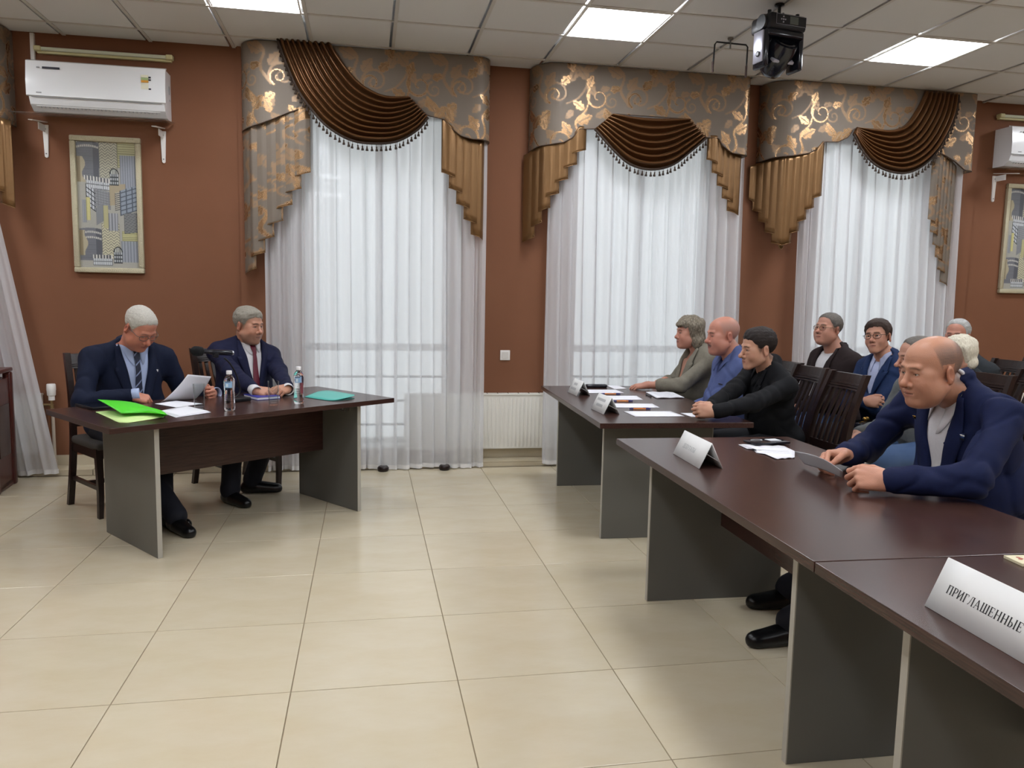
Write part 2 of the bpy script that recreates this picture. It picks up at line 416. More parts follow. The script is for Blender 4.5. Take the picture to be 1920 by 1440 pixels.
def pelmet(parent, xl, xr, rl, rr, outline, name='pelmet'):
    """board of damask that leaves the wall, rounds a corner and runs flat; outline = bottom edge (X,z)"""
    path = []
    def arc(cx, cy, r, a0, a1, n):
        for t in np.linspace(a0, a1, n): path.append((cx+r*math.cos(t), cy+r*math.sin(t)))
    path.append((xl, YW-.01)); arc(xl+rl, YF+rl, rl, math.pi, 1.5*math.pi, 14); arc(xr-rr, YF+rr, rr, 1.5*math.pi, 2*math.pi, 14); path.append((xr, YW-.01))
    P = np.array(path); s = np.r_[0, np.cumsum(np.hypot(*np.diff(P, axis=0).T))]; n = int(s[-1]/.007); q = np.linspace(0, s[-1], n)
    px_, py_ = np.interp(q, s, P[:, 0]), np.interp(q, s, P[:, 1])
    O = np.array(outline); zb = np.interp(px_, O[:, 0], O[:, 1])
    m = 84; t = np.linspace(0, 1, m)[:, None]; Z = (ZC-.004)*(1-t)+zb[None]*t
    G = np.stack([np.repeat(px_[None], m, 0), np.repeat(py_[None], m, 0), Z], -1)
    d = damask(np.repeat(q[None], m, 0)+xl*.37, Z); att = np.repeat(d[..., None], 3, -1)
    o = link(name, gridmesh(name, G, DAMM, att), parent); solidify(o, .012, 1)
    pp = MB(); pp.tube([(a, b-.004, c) for a, b, c in zip(px_[::3], py_[::3], zb[::3])], .004, 5); pp.obj('piping', PIPE, o, True)
    return o
def swag(parent, c0, c1, folds, tass=.035, depth=.05):
    A = spline([PX(*p) for p in c0], 70); B = spline([PX(*p) for p in c1], 70); m = folds*10; G = np.zeros((m, 70, 3))
    u = np.linspace(0, 1, 70)
    for i in range(m):
        v = i/(m-1); w = v**.92; rid = np.sin(2*np.pi*folds*v-.6); rid = np.sign(rid)*np.abs(rid)**.8
        env = .35+.65*np.sin(np.pi*np.clip(u, .02, .98))**.5
        G[i, :, 0] = A[:, 0]*(1-w)+B[:, 0]*w; G[i, :, 2] = A[:, 1]*(1-w)+B[:, 1]*w - .012*np.maximum(0, -rid)*env
        G[i, :, 1] = YF-.028-depth*np.sin(np.pi*u)**.6*(.3+.7*v) - .030*rid*env
    o = link('swag', gridmesh('swag', G, SATIN), parent); solidify(o, .004, 0)
    edge = G[-1]; b = MB(); b.tube([tuple(p+np.array([0,-.006,-.004])) for p in edge], .010, 6); b.obj('fringe_braid', FRINGE, o, True)
    tm = MB(); tm.lathe([(.0015, 0), (.0015, -.026), (.006, -.030), (.0065, -.036), (.004, -.040), (.008, -.052), (.011, -.068), (.009, -.070)], 7)
    tme = tm.mesh('tassel', FRINGE, True)
    s = np.r_[0, np.cumsum(np.linalg.norm(np.diff(edge, axis=0), axis=1))]; k = int(s[-1]/tass)
    for q in np.linspace(.01, s[-1]-.01, k):
        p = [np.interp(q, s, edge[:, j]) for j in range(3)]
        ob = link('tassel', tme, o, (p[0], p[1]-.012, p[2]-.006)); ob.rotation_euler = (random.uniform(-.1, .1), random.uniform(-.12, .12), random.uniform(0, 3)); ob.scale = (1.05, 1.05, .80)
    return o
def jabot(parent, x_in, x_out, top, zb_in, zb_out, n, mat, wrap=False, peak=None):
    """cascade of folded pleats: short on the inner side, long on the outer side, zigzag hem"""
    cols = []; step = (x_out-x_in)/n; sgn = 1 if step > 0 else -1; x = x_in; k = 0; Yb = YF+.012; dl = .072/n
    tot = n*2-1
    for i in range(n):
        adv = abs(step)*1.9; ret = abs(step)*.9; y0_ = Yb+i*dl
        cols += [(x, y0_+.004, k/tot), (x+sgn*adv*.25, y0_-.016, (k+.25)/tot), (x+sgn*adv*.6, y0_-.018, (k+.6)/tot), (x+sgn*adv*.88, y0_-.006, (k+.88)/tot), (x+sgn*adv, y0_+dl*.3, (k+1)/tot)]; k += 1
        if i < n-1:
            cols += [(x+sgn*(adv-ret*.15), y0_+dl*.55, (k+.15)/tot), (x+sgn*(adv-ret*.85), y0_+dl*.7, (k+.85)/tot)]; k += 1; x += sgn*(adv-ret)
    C = []
    for a, b in zip(cols[:-1], cols[1:]):
        for t in np.linspace(0, 1, 6 if mat is DAMM else 3, endpoint=False): C.append([a[j]*(1-t)+b[j]*t for j in range(3)])
    C.append(list(cols[-1])); C = np.array(C)
    C[:, 0] = x_in+(C[:, 0]-x_in)*abs(x_out-x_in)/abs(C[:, 0]-x_in).max()
    m = 60 if mat is DAMM else 14; zt = np.array([top(x) for x in C[:, 0]])+.02; s = C[:, 2]
    fk = s*tot; fi = np.floor(fk+1e-6); fr_ = fk-fi; s = (np.floor((fi+1)/2)*.7+np.floor(fi/2)*1.3+fr_*np.where(fi % 2 == 0, .7, 1.3))/((n)*.7+(n-1)*1.3); s = np.clip(s, 0, 1)
    if peak is None: zb = zb_in+(zb_out-zb_in)*s
    else: zb = np.where(s < peak, zb_in+(zb_out-zb_in)*s/peak, zb_out+(zb_in-zb_out)*(s-peak)/(1-peak)*.95)
    t = np.linspace(0, 1, m)[:, None]; Z = zt[None]*(1-t)+zb[None]*t
    Yv = C[:, 1][None]+np.zeros_like(Z)
    Xv = np.repeat(C[:, 0][None], m, 0).copy()
    if wrap:  # outer pleats follow the rounded corner of the board
        lim = wrap; over = np.maximum(0, (Xv-lim)*sgn); Xv = Xv-sgn*over*.35; Yv = Yv+over*.75
        Yv = np.minimum(Yv, YW-.03)
    G = np.stack([Xv, Yv, Z], -1)
    att = np.repeat(damask(np.repeat((s*abs(x_out-x_in)*2.2)[None], m, 0)+.2, Z)[..., None], 3, -1)
    o = link('jabot', gridmesh('jabot', G, mat, att), parent); solidify(o, .003, 0)
    e = MB(); e.tube([tuple(p) for p in G[-1]], .0035, 5); e.obj('hem_piping', SATIN2, o, True)
    return o
def zfun(pts):
    O = np.array([PX(*p) for p in pts]); O = O[np.argsort(O[:, 0])]; return (lambda x: float(np.interp(x, O[:, 0], O[:, 1]))), O
# window 1
v1 = thing('window_valance', 'damask valance with a swag rising to the ceiling beside the left air conditioner', 'valance', (0,0,0), 0, 'draped valances over the windows')
b1 = [(440,240),(457,238),(486,232),(510,224),(541,211),(578,200),(767,182),(781,203),(802,217),(833,224),(842,237),(864,255),(885,261),(910,262),(930,264)]
f1, O1 = zfun(b1); xl1 = ony(452,150,6.45)[0]; xr1 = ony(917,150,6.45)[0]
pelmet(v1, xl1, xr1, .20, .12, O1)
swag(v1, [(621,83),(642,116),(670,151),(698,171),(726,181),(767,182)], [(521,73),(535,112),(559,168),(583,203),(614,237),(656,262),(698,269),(743,265),(781,244),(802,220)], 9)
jabot(v1, PX(582,300)[0], PX(440,300)[0], f1, PX(582,322)[1], PX(445,512)[1], 7, DAMM, wrap=PX(470,300)[0])
jabot(v1, PX(828,300)[0], PX(914,300)[0], f1, PX(830,322)[1], PX(912,448)[1], 5, SATIN2, wrap=PX(905,300)[0])
# window 2
v2 = thing('window_valance', 'damask valance with a centred brown swag and gold satin tails, above the woman in grey', 'valance', (0,0,0), 0, 'draped valances over the windows')
b2 = [(970,286),(984,284),(1013,271),(1033,270),(1057,267),(1074,258),(1086,242),(1115,242),(1138,232),(1151,214),(1286,223),(1299,243),(1322,258),(1347,259),(1354,273),(1372,287),(1395,291),(1420,292)]
f2, O2 = zfun(b2); xl2 = ony(996,200,6.47)[0]; xr2 = ony(1402,200,6.35)[0]
pelmet(v2, xl2, xr2, .22, .05, O2)
swag(v2, [(1148,214),(1180,219),(1218,222),(1255,223),(1289,223)], [(1114,242),(1144,278),(1173,305),(1203,316),(1232,316),(1261,306),(1290,284),(1322,258)], 7)
jabot(v2, PX(1099,300)[0], PX(975,300)[0], f2, PX(1099,280)[1], PX(978,450)[1], 7, SATIN2, wrap=PX(1025,300)[0])
jabot(v2, PX(1326,300)[0], PX(1397,300)[0], f2, PX(1326,298)[1], PX(1397,402)[1], 5, SATIN2)
# window 3
v3 = thing('window_valance', 'damask valance with a swag rising to the ceiling beside the right air conditioner', 'valance', (0,0,0), 0, 'draped valances over the windows')
b3 = [(1405,306),(1420,304),(1457,293),(1485,292),(1514,288),(1533,280),(1546,266),(1572,266),(1591,257),(1600,241),(1754,284),(1773,292),(1792,304),(1808,319),(1830,322)]
f3, O3 = zfun(b3); xl3 = ony(1432,230,6.45)[0]; xr3 = ony(1822,240,6.35)[0]
pelmet(v3, xl3, xr3, .22, .04, O3)
swag(v3, [(1602,240),(1636,243),(1668,244),(1693,234),(1712,209),(1725,186),(1731,172)], [(1597,250),(1610,279),(1629,304),(1655,319),(1687,324),(1715,314),(1741,292),(1763,260),(1783,218),(1794,178)], 8)
jabot(v3, PX(1546,300)[0], PX(1410,300)[0], f3, PX(1538,366)[1], PX(1460,468)[1], 10, SATIN2, wrap=PX(1475,300)[0], peak=.5)
jabot(v3, PX(1750,300)[0], PX(1806,300)[0], f3, PX(1752,410)[1], PX(1806,536)[1], 6, DAMM)
# window 0, mostly out of the frame
v0 = thing('window_valance', 'damask valance end with a gold satin tail beside the left air conditioner', 'valance', (0,0,0), 0, 'draped valances over the windows')
b0 = [(-520,200),(-480,190),(-300,160),(-120,178),(-60,205),(0,224),(20,232),(40,236)]
f0, O0 = zfun(b0); xr0 = ony(12,140,6.42)[0]; xl0 = ony(-480,140,6.42)[0]
pelmet(v0, xl0, xr0, .12, .14, O0)
swag(v0, [(-330,160),(-280,168),(-230,170),(-180,165),(-130,170)], [(-380,175),(-330,240),(-230,265),(-130,240),(-80,200)], 7)
jabot(v0, PX(-70,300)[0], PX(16,300)[0], f0, PX(-70,260)[1], PX(16,388)[1], 5, SATIN2)
jabot(v0, PX(-400,300)[0], PX(-490,300)[0], f0, PX(-400,260)[1], PX(-490,440)[1], 5, DAMM)
# ================================================================== tables
ZT = .735
WENGE = M('dark_wenge_laminate', '#33211d', .25, spec=.5, wood=('#452e28', 7), stretch=(1.2, 26, 26))
WENGE_E = M('dark_wenge_edge', '#3a2420', .4, spec=.4)
GREYL = M('grey_laminate', '#676660', .42, spec=.4)
GREYE = M('pale_grey_edge', '#a9a59a', .45)
METAL = M('dull_steel', '#80807d', .35, .9)
def table(label, c, ang, Wd=.90, Ln=1.82, yf=-.36, yb=.31, xl=.655):
    t = thing('conference_table', label, 'table', (c[0], c[1], 0), math.radians(ang), 'dark meeting tables on grey panel legs')
    b = MB(); b.box((0, 0, ZT-.015), (Ln-.002, Wd, .030), bev=.0015); b.obj('tabletop', WENGE, t)
    for s in (-1, 1):
        b = MB(); b.box((s*xl, (yf+yb)/2, (ZT-.03)/2), (.025, yb-yf-.003, ZT-.032)); lg = b.obj('leg_panel', GREYL, t)
        for yy in (yf, yb): b = MB(); b.box((s*xl, yy, (ZT-.03)/2), (.025, .004, ZT-.032)); b.obj('edge_band', GREYE, lg)
        b = MB(); b.box((s*(xl-.03), yf+.11, ZT-.055), (.035, .05, .045), bev=.003); b.tube([(s*(xl-.045), yf+.11, ZT-.06), (s*(xl-.06), yf+.11, ZT-.06)], .008); b.obj('corner_bracket', METAL, t)
    b = MB(); b.box((0, .0, (.36+ZT-.03)/2), (2*xl-.027, .018, ZT-.03-.36-.001)); b.obj('modesty_panel', WENGE, t)
    return t
T1C = np.array([-.81, 5.02]); T1A = 38.0
T1L = np.array([math.cos(math.radians(T1A)), math.sin(math.radians(T1A))]); T1V = np.array([T1L[1], -T1L[0]])
def t1(long, lat, z=0.0):
    p = T1C + T1L*long + T1V*lat; return np.array([p[0], p[1], z])
def onlat(x, y, lat):
    d = ray(x, y); t = (lat + T1C @ T1V)/(d[:2] @ T1V); return np.array([0,0,CAM_H]) + d*t
table('dark meeting table turned askew, with microphone, bottles and green folder on it', T1C, T1A, .88, 1.82, -.39, .28)
table('dark meeting table with white sheets, orange pens and two small name cards', (1.749, 5.003), -92.2, .90)
table('dark meeting table under the bald man in blue holding a sheet', (1.645, 2.736), -91.3, .91)
table('dark meeting table carrying the large name card with bold lettering', (1.645-.0413-.0005, 2.736-1.823), -91.3, .91)
# ================================================================== chairs
CW = M('dark_stained_wood', '#1c1311', .32, spec=.5, wood=('#2b1c18', 9), stretch=(14, 14, 1.2))
CS = M('dark_seat_fabric', '#3b3733', .8, bump=(300, .2))
def build_chair():
    t = thing('dining_chair', 'x', 'chair')
    def bar(pts, w, d, name, mat=CW, parent=t):
        b = MB(); P = spline([(p[0], p[1], p[2]) for p in pts], 12) if len(pts) > 2 else np.array(pts, float); V = []; Fs = []
        for i, p in enumerate(P):
            wi = w[0]+(w[1]-w[0])*i/(len(P)-1) if isinstance(w, tuple) else w
            for dx, dy in ((-1,-1),(1,-1),(1,1),(-1,1)): V.append((p[0]+dx*wi/2, p[1]+dy*d/2, p[2]))
        n = len(P)
        for i in range(n-1):
            for j in range(4): Fs.append((i*4+j, i*4+(j+1) % 4, (i+1)*4+(j+1) % 4, (i+1)*4+j))
        Fs += [(3,2,1,0), tuple(range((n-1)*4, n*4))]
        b.add(V, Fs); return b.obj(name, mat, parent)
    for s in (-1, 1):
        bar([(s*.205, -.275, 0), (s*.203, -.215, .25), (s*.198, -.195, .46), (s*.188, -.225, .72), (s*.172, -.325, 1.0)], .036, .034, 'back_post')
        bar([(s*.200, .205, 0), (s*.198, .215, .18), (s*.194, .195, .44)], (.026, .042), .036, 'leg')
        b = MB(); b.box((s*.197, 0, .405), (.022, .40, .06)); b.obj('seat_rail', CW, t)
        b = MB(); b.tube([(s*.200, -.205, .19), (s*.198, .205, .19)], .010, 6); b.box((s*.199, 0, .19), (.02, .41, .026)); b.obj('stretcher', CW, t)
    b = MB(); b.box((0, .198, .405), (.37, .022, .06)); b.obj('seat_rail', CW, t)
    b = MB(); b.box((0, -.19, .405), (.37, .022, .06)); b.obj('seat_rail', CW, t)
    b = MB(); b.box((0, 0, .19), (.38, .02, .026)); b.obj('stretcher', CW, t)
    b = MB(); b.box((0, .005, .450), (.43, .43, .05), bev=.018); b.obj('seat', CS, t, True, 60)
    # top rail, slightly bowed, with three grooves
    V = MB(); xs = np.linspace(-.160, .160, 9)
    def rail(z0, z1, th, off):
        G0 = [[(x, -.283-.10*(1-(x/.2)**2)*.25-th/2+off-.033-(z-.945)*.35, z) for x in xs] for z in (z0, z1)]; G1 = [[(p[0], p[1]+th, p[2]) for p in r] for r in G0]
        o = len(V.v); n = len(xs)
        vs = G0[0]+G0[1]+G1[0]+G1[1]; fs = []
        for i in range(n-1): fs += [(i, i+1, n+i+1, n+i), (2*n+i, 3*n+i, 3*n+i+1, 2*n+i+1), (n+i, n+i+1, 3*n+i+1, 3*n+i), (i, 2*n+i, 2*n+i+1, i+1)]
        fs += [(0, n, 3*n, 2*n), (n-1, 3*n-1, 4*n-1, 2*n-1)]
        V.add(vs, fs)
    rail(.945, .992, .026, .0); rail(.928, .939, .026, .004); rail(.914, .924, .026, .008); rail(.899, .909, .026, .012); rail(.899, .945, .012, .006)
    V.obj('top_rail', CW, t)
    b = MB(); b.box((0, -.205, .55), (.37, .022, .045)); b.obj('lower_rail', CW, t)
    for x in np.linspace(-.130, .130, 6):
        bow = -.025*(1-(x/.2)**2)
        bar([(x*1.06, -.205, .57), (x*1.03, -.228+bow*.4, .70), (x*.99, -.268+bow, .83), (x*.96, -.296+bow, .905)], .024, .012, 'slat')
    return t
chair0 = build_chair(); used_chair = []
def chair(x, y, fx, fy, label):
    c = chair0 if not used_chair else copy_tree(chair0); used_chair.append(c)
    c.location = (x, y, 0); c.rotation_euler = (0, 0, math.atan2(fy, fx)-math.pi/2)
    tag(c, label, 'chair', 'dark slat-back wooden chairs'); return c
CH = {}
p = np.array([-1.604, 5.416]); CH['P1'] = chair(*p, *T1V, 'dark wooden chair of the man reading a sheet')
p = t1(.47, -.80); CH['P2'] = chair(p[0], p[1], *T1V, 'dark wooden chair of the man with the red tie')
chair(2.66, 5.74, -1, 0, 'dark wooden chair of the woman in the grey jacket')
chair(2.66, 5.17, -1, 0, 'dark wooden chair of the man in the blue shirt')
chair(2.60, 4.76, -1, .0, 'dark wooden chair of the man in the black jacket')
chair(2.575, 4.31, -1, 0, 'empty dark wooden chair with slatted back between two tables')
chair(2.60, 2.72, -1, .02, 'dark wooden chair of the bald man in the blue jacket')
chair(3.62, 5.50, -1, 0, 'dark wooden chair of the man in the brown jacket')
chair(3.62, 4.90, -1, 0, 'dark wooden chair of the young man with glasses')
chair(3.56, 4.30, -1, 0, 'dark wooden chair of the man hidden behind the bald man')
chair(4.06, 4.42, -1, 0, 'dark wooden chair of the white-haired woman')
chair(4.72, 5.38, -1, 0, 'dark wooden chair of the grey-haired man by the brown wall')
chair(5.35, 5.62, -1, -.2, 'empty dark wooden chair in front of the right radiator')
# ================================================================== wall fittings
ACW = M('air_conditioner_white', '#eef0f2', .16, spec=.5, coat=.3); ACD = M('air_conditioner_grey', '#8d8f92', .4); INK = M('printed_dark', '#2c2c38', .5)
ACRYL = M('clear_acrylic', '#f4f2ee', .05, trans=.96, ior=1.2); YEL = M('label_orange', '#d89a3c', .5); GRN = M('label_green', '#9fb27e', .5); CREAM = M('label_cream', '#e8e6cf', .5)
def air_con(x, label):
    t = thing('air_conditioner', label, 'air conditioner', (x, YW-.001, 2.70)); Wd = .94
    prof = [(0, .0), (0, .345), (-.17, .345), (-.205, .325), (-.215, .20), (-.212, .095), (-.185, .04), (-.13, .0)]
    b = MB(); b.prism(prof, .012, Wd-.012, 'x'); b.obj('body', ACW, t)
    fp = [(-.172, .352), (-.208, .338), (-.224, .20), (-.222, .095), (-.212, .090), (-.212, .20), (-.198, .326), (-.170, .342)]
    b = MB(); b.prism(fp, 0, Wd, 'x'); f = b.obj('front_panel', ACW, t, True, 35)
    b = MB(); b.box((.17, -.2205, .29), (.115, .004, .014), rot=Matrix.Rotation(-.10, 3, 'X')); b.obj('display_strip', INK, f)
    b = MB(); b.box((.085, -.2205, .29), (.02, .004, .008), rot=Matrix.Rotation(-.10, 3, 'X')); b.box((.085, -.2255, .115), (.035, .002, .006)); b.obj('maker_print', ACD, f)
    for z, h, m, dx in ((.275, .018, CREAM, 0), (.255, .018, GRN, 0), (.238, .016, YEL, 0), (.205, .045, CREAM, 0), (.268, .01, INK, .034), (.25, .008, INK, .034), (.185, .010, INK, .034)):
        b = MB(); b.box((.80+dx, -.2215-.03*(.29-z)*.8-.001, z), (.05 if dx == 0 else .016, .003, h)); b.obj('energy_label', m, f)
    b = MB(); b.prism([(-.196, .085), (-.203, .078), (-.176, .03), (-.140, .012), (-.137, .018), (-.170, .036)], .05, Wd-.05, 'x'); b.obj('air_flap', ACW, t)
    b = MB(); b.box((Wd/2, -.19, .088), (Wd-.06, .05, .005)); b.obj('panel_gap', ACD, t)
    b = MB()
    for k in range(30): b.box((.08+k*.027, -.16, .030), (.004, .03, .018))
    b.obj('vane', ACD, t)
    b = MB(); b.box((Wd-.010, -.06, .22), (.004, .012, .06)); b.box((Wd-.010, -.05, .15), (.004, .01, .012)); b.obj('side_slot', ACD, t)
    return t
def shelf(x, label):
    t = thing('air_deflector', label, 'deflector', (x, YW, 0)); b = MB()
    R_ = Matrix.Rotation(.14, 3, 'X'); b.box((.41, -.20, 2.667), (1.02, .36, .005), rot=R_); b.obj('acrylic_sheet', ACRYL, t)
    for xx in (.0, .825):
        b = MB(); b.prism([(xx-.020, 2.63), (xx+.020, 2.63), (xx+.012, 2.40), (xx+.004, 2.392), (xx-.004, 2.392), (xx-.012, 2.40)], -.012, 0, 'y')
        b.box((xx, -.14, 2.632), (.030, .28, .006), rot=R_); b.box((xx, -.08, 2.60), (.005, .12, .05)); br = b.obj('bracket', WHITE, t)
        b = MB()
        for z in (2.60, 2.42): b.lathe([(.005, 0), (.005, .003)], 8, (xx, -.0125, z), Matrix.Rotation(math.pi/2, 3, 'X'))
        b.obj('screw', METAL, br)
    return t
TUBEG = M('tube_glass', '#dfe3c9', .12, spec=.5); TUBEC = M('yellowed_plastic', '#d9d3a0', .4)
def tube_lamp(x, label):
    t = thing('tube_lamp', label, 'lamp', (x, YW, 3.165)); b = MB(); b.box((.48, -.018, -.012), (.93, .034, .030), bev=.003); b.obj('housing', TUBEC, t)
    b = MB(); b.tube([(.05, -.045, .002), (.91, -.045, .002)], .014, 12); b.obj('tube', TUBEG, t, True, 50)
    for xx in (.025, .935):
        b = MB(); b.box((xx, -.035, .002), (.05, .06, .036), bev=.008); b.obj('end_cap', TUBEC, t)
    return t
FRAMEM = M('silver_gilt_frame', '#c9c2a6', .38, .45, bump=(140, .8)); 
def city_art():
    ny, nx = 300, 150; V, U = np.mgrid[0:ny, 0:nx]; u = (U+.5)/nx; v = 1-(V+.5)/ny
    u = u.copy(); C = np.zeros((ny, nx, 3)); C[:] = lin('#a9a89f')
    def fill(m, col): C[m] = lin(col)
    rs = np.random.RandomState(3)
    def block(x0, x1, y0, y1, base, line, mode, sx=.03, sy=.02, slant=0.0):
        vv = v - slant*(u-x0); m = (u > x0) & (u < x1) & (vv > y0) & (vv < y1); fill(m, base)
        a = ((u-x0)/sx) % 1; b = ((vv-y0)/sy) % 1
        if mode == 'grid': k = m & ((a < .22) | (b < .25))
        elif mode == 'floors': k = m & (b < .42)
        elif mode == 'cols': k = m & (a < .4)
        elif mode == 'zig': k = m & ((((vv-y0)/sy + np.abs(((u-x0)/sx) % 2-1)) % 1) < .4)
        else: k = m & False
        fill(k, line); fill(m & ((u-x0 < .010) | (x1-u < .008)), line)
    def drum(cx, w, y0, y1):
        m = (np.abs(u-cx) < w*(.9+.12*(v-y0)/(y1-y0))) & (v > y0) & (v < y1+.02*np.sqrt(np.clip(1-((u-cx)/w)**2, 0, 1))); sh = np.clip((u-cx)/w, -1, 1)
        fill(m, '#6f7278'); fill(m & (((v*110) % 1) < .3), '#7d8087'); fill(m & (sh > .45), '#5c5f66')
        for yy in (y1-.012, y1-.055):
            band = m & (np.abs(v-yy+.018*sh**2) < .008); fill(band, '#3c3e42'); fill(band & (((u*60) % 1) < .45), '#d8d8d2')
    for off in (0.0, .60):
        drum(.19, .20, .06+off, .30+off) if off == 0 else drum(.19, .20, .70, 1.02)
    block(.38, .68, .08, .36, '#c9c6a8', '#86847a', 'zig', .05, .022); block(.38, .68, .72, 1.0, '#bdbba4', '#7f7e78', 'zig', .05, .022)
    block(.68, .98, .80, 1.0, '#b9b78e', '#8f8d6b', 'floors', .05, .018); block(.72, .98, .62, .90, '#9aa0aa', '#7c828c', 'cols', .04, .02)
    block(.70, .98, .05, .22, '#9da3ac', '#7f858e', 'cols', .05, .02); block(.72, .98, .22, .30, '#c2c08e', '#8f8d6b', 'floors', .05, .014)
    block(.15, .55, .63, .70, '#c7ccd0', '#7a7e82', 'grid', .035, .035, -.04); block(.12, .55, .70, .735, '#6a6d72', '#d6d6d0', 'cols', .05, .02, -.06)
    block(.20, .55, .50, .64, '#8f9296', '#787b80', 'grid', .045, .020, -.10); block(.53, .80, .50, .66, '#a89c83', '#97896f', '', .03, .02, .06)
    block(.62, .72, .46, .60, '#b7b3a4', '#4e4f52', 'floors', .03, .016, .12); block(.70, .99, .42, .62, '#8e99a6', '#525b66', 'grid', .10, .035, .16)
    block(.76, .99, .28, .44, '#8a8c8c', '#54585a', 'floors', .03, .012, .05); block(.14, .30, .50, .67, '#c6ccd2', '#3f4347', 'grid', .045, .035, -.35)
    block(.14, .21, .38, .56, '#c9c48a', '#b0aa70', '', .03, .02); block(.07, .14, .36, .54, '#9ba0a6', '#83888e', 'cols', .03, .02); block(.30, .42, .34, .48, '#8b8f93', '#777b80', 'floors', .03, .01, .3)
    block(.42, .50, .32, .50, '#b4b087', '#a39e74', '', .03, .02); block(.50, .66, .30, .44, '#a9acb2', '#7b7f86', 'cols', .05, .02)
    block(.22, .55, .02, .075, '#c3c9cc', '#6f7478', 'grid', .035, .03); block(.22, .55, .075, .105, '#5c5f63', '#d2d2cb', 'cols', .05, .02)
    for (cx, y0) in ((.62, .66), (.64, .04)):
        m = (np.abs(u-cx) < .075) & (v > y0) & (v < y0+.09); fill(m, '#3b3f42'); fill(m & (((u-cx+.075)/.035) % 1 > .3) & (((v-y0)/.03) % 1 > .3), '#aeb5b8')
        d = np.hypot((u-cx), (v-y0-.09)*1.7); fill((d < .078) & (v > y0+.09), '#2f3335'); fill((d < .062) & (v > y0+.09) & (((u-cx)/.03) % 1 > .25), '#b9beb6')
    for y0 in (.10, .68): fill((u < .12+.03*np.sin(v*40)) & (v > y0) & (v < y0+.20), '#b0a88f'); fill((u < .07) & (v > y0) & (v < y0+.20), '#8d8168')
    C *= (1+.10*(rs.rand(ny, nx, 1)-.5)); return C
def picture(x, label):
    t = thing('framed_picture', label, 'picture', (x, YW, 2.055)); w, h = .50, 1.02
    for nm, c, d in (('a', (w/2, -.018, h/2-.02), (w, .036, .04)), ('b', (w/2, -.018, -h/2+.02), (w, .036, .04)), ('c', (.02, -.018, 0), (.04, .036, h-.08)), ('d', (w-.02, -.018, 0), (.04, .036, h-.08))):
        b = MB(); b.box(c, d, bev=.008); b.obj('frame_rail', FRAMEM, t, True, 40)
    if 'print' in bpy.data.meshes: link('print', bpy.data.meshes['print'], t); return t
    C = city_art(); ny, nx = C.shape[:2]
    G = np.zeros((ny, nx, 3)); G[..., 0] = np.linspace(.038, w-.038, nx)[None]; G[..., 1] = -.012; G[..., 2] = np.linspace(h/2-.038, -h/2+.038, ny)[:, None]
    link('print', gridmesh('print', G, M('city_collage_print', '#ffffff', .35, attr='tint'), C, False), t); return t
CONDM = M('white_conduit', '#dedbd6', .4)
for dx, side in ((0.0, 'left'), (8.135, 'right')):
    near = 'by the man reading' if side == 'left' else 'beside the curtain of the right window'
    air_con(-2.40+dx, 'white wall air conditioner ' + ('above the picture near the lectern' if side == 'left' else 'beside the valance whose swag rises on its right'))
    shelf(-2.36+dx, 'clear acrylic deflector shelf on white brackets, ' + ('under the air conditioner near the lectern' if side == 'left' else 'under the air conditioner on the far brown wall'))
    tube_lamp(-2.40+dx, 'unlit yellowed tube lamp ' + ('over the air conditioner near the lectern' if side == 'left' else 'over the air conditioner on the far brown wall'))
    picture((-2.195 if side == 'left' else 5.91), 'silver-framed collage of grey city towers ' + ('behind the reading man' if side == 'left' else 'on the far brown wall beyond the grey-haired man'))
b = MB(); b.box((-2.42, YW-.012, 3.13), (.026, .024, .30)); b.obj('conduit', CONDM); tag(bpy.data.objects['conduit'], 'white cable conduit running from the ceiling to the air conditioner', 'conduit')
# ---- radiators
RADM = M('radiator_white', '#e7e5dc', .4)
def radiator(xa, xb, z0, z1, Y, label):
    t = thing('radiator', label, 'radiator', ((xa+xb)/2, Y, z0), 0, 'white panel radiators'); w = xb-xa; h = z1-z0
    n = int(w/.0333); X = np.linspace(-w/2+.02, w/2-.02, n*8+1); ph = (X+w/2)/.0333*2*np.pi
    rows = []
    for z, a in ((.02, 0), (.035, 0), (.06, 1), (h-.07, 1), (h-.045, 0), (h-.03, 0)):
        rows.append(np.stack([X, -.045-.006*a*np.clip(np.sin(ph)*1.6, -1, 1), np.full_like(X, z)], 1))
    o = link('front_panel', gridmesh('front_panel', np.array(rows), RADM), t)
    b = MB(); b.box((0, -.02, h/2), (w-.03, .045, h-.03)); b.obj('core', RADM, t)
    b = MB(); b.box((0, -.012, h-.008), (w, .075, .014), bev=.003); g = b.obj('top_grille', RADM, t)
    b = MB()
    for k in range(int(w/.09)): b.box((-w/2+.07+k*.09, -.012, h-.0005), (.006, .05, .003))
    b.obj('grille_slot', M('slot_dark', '#4f4b44', .8), g)
    for s in (-1, 1):
        b = MB(); b.box((s*(w/2-.006), -.02, h/2), (.012, .06, h-.02)); b.obj('side_cover', RADM, t)
    return t
radiator(-3.35, -2.46, .14, .615, 6.53, 'white panel radiator behind the flaring sheer curtain by the lectern')
radiator(.30, 1.68, .115, .605, 6.53, 'white panel radiator between two curtains under the wall switch')
radiator(5.60, 6.75, .12, .585, 6.53, 'white panel radiator under the picture on the far brown wall')
vt = thing('radiator_valve', 'white thermostat head on copper pipe beside the radiator by the lectern', 'valve', (-2.385, 6.50, .0))
b = MB(); b.lathe([(.026, .60), (.030, .605), (.031, .635), (.031, .638), (.033, .645), (.032, .685), (.028, .692), (.0, .692)], 20); b.obj('thermostat_head', WHITE, vt, True, 40)
b = MB(); b.lathe([(.022, .565), (.022, .598), (.0, .598)], 16); b.obj('collar', WHITE, vt)
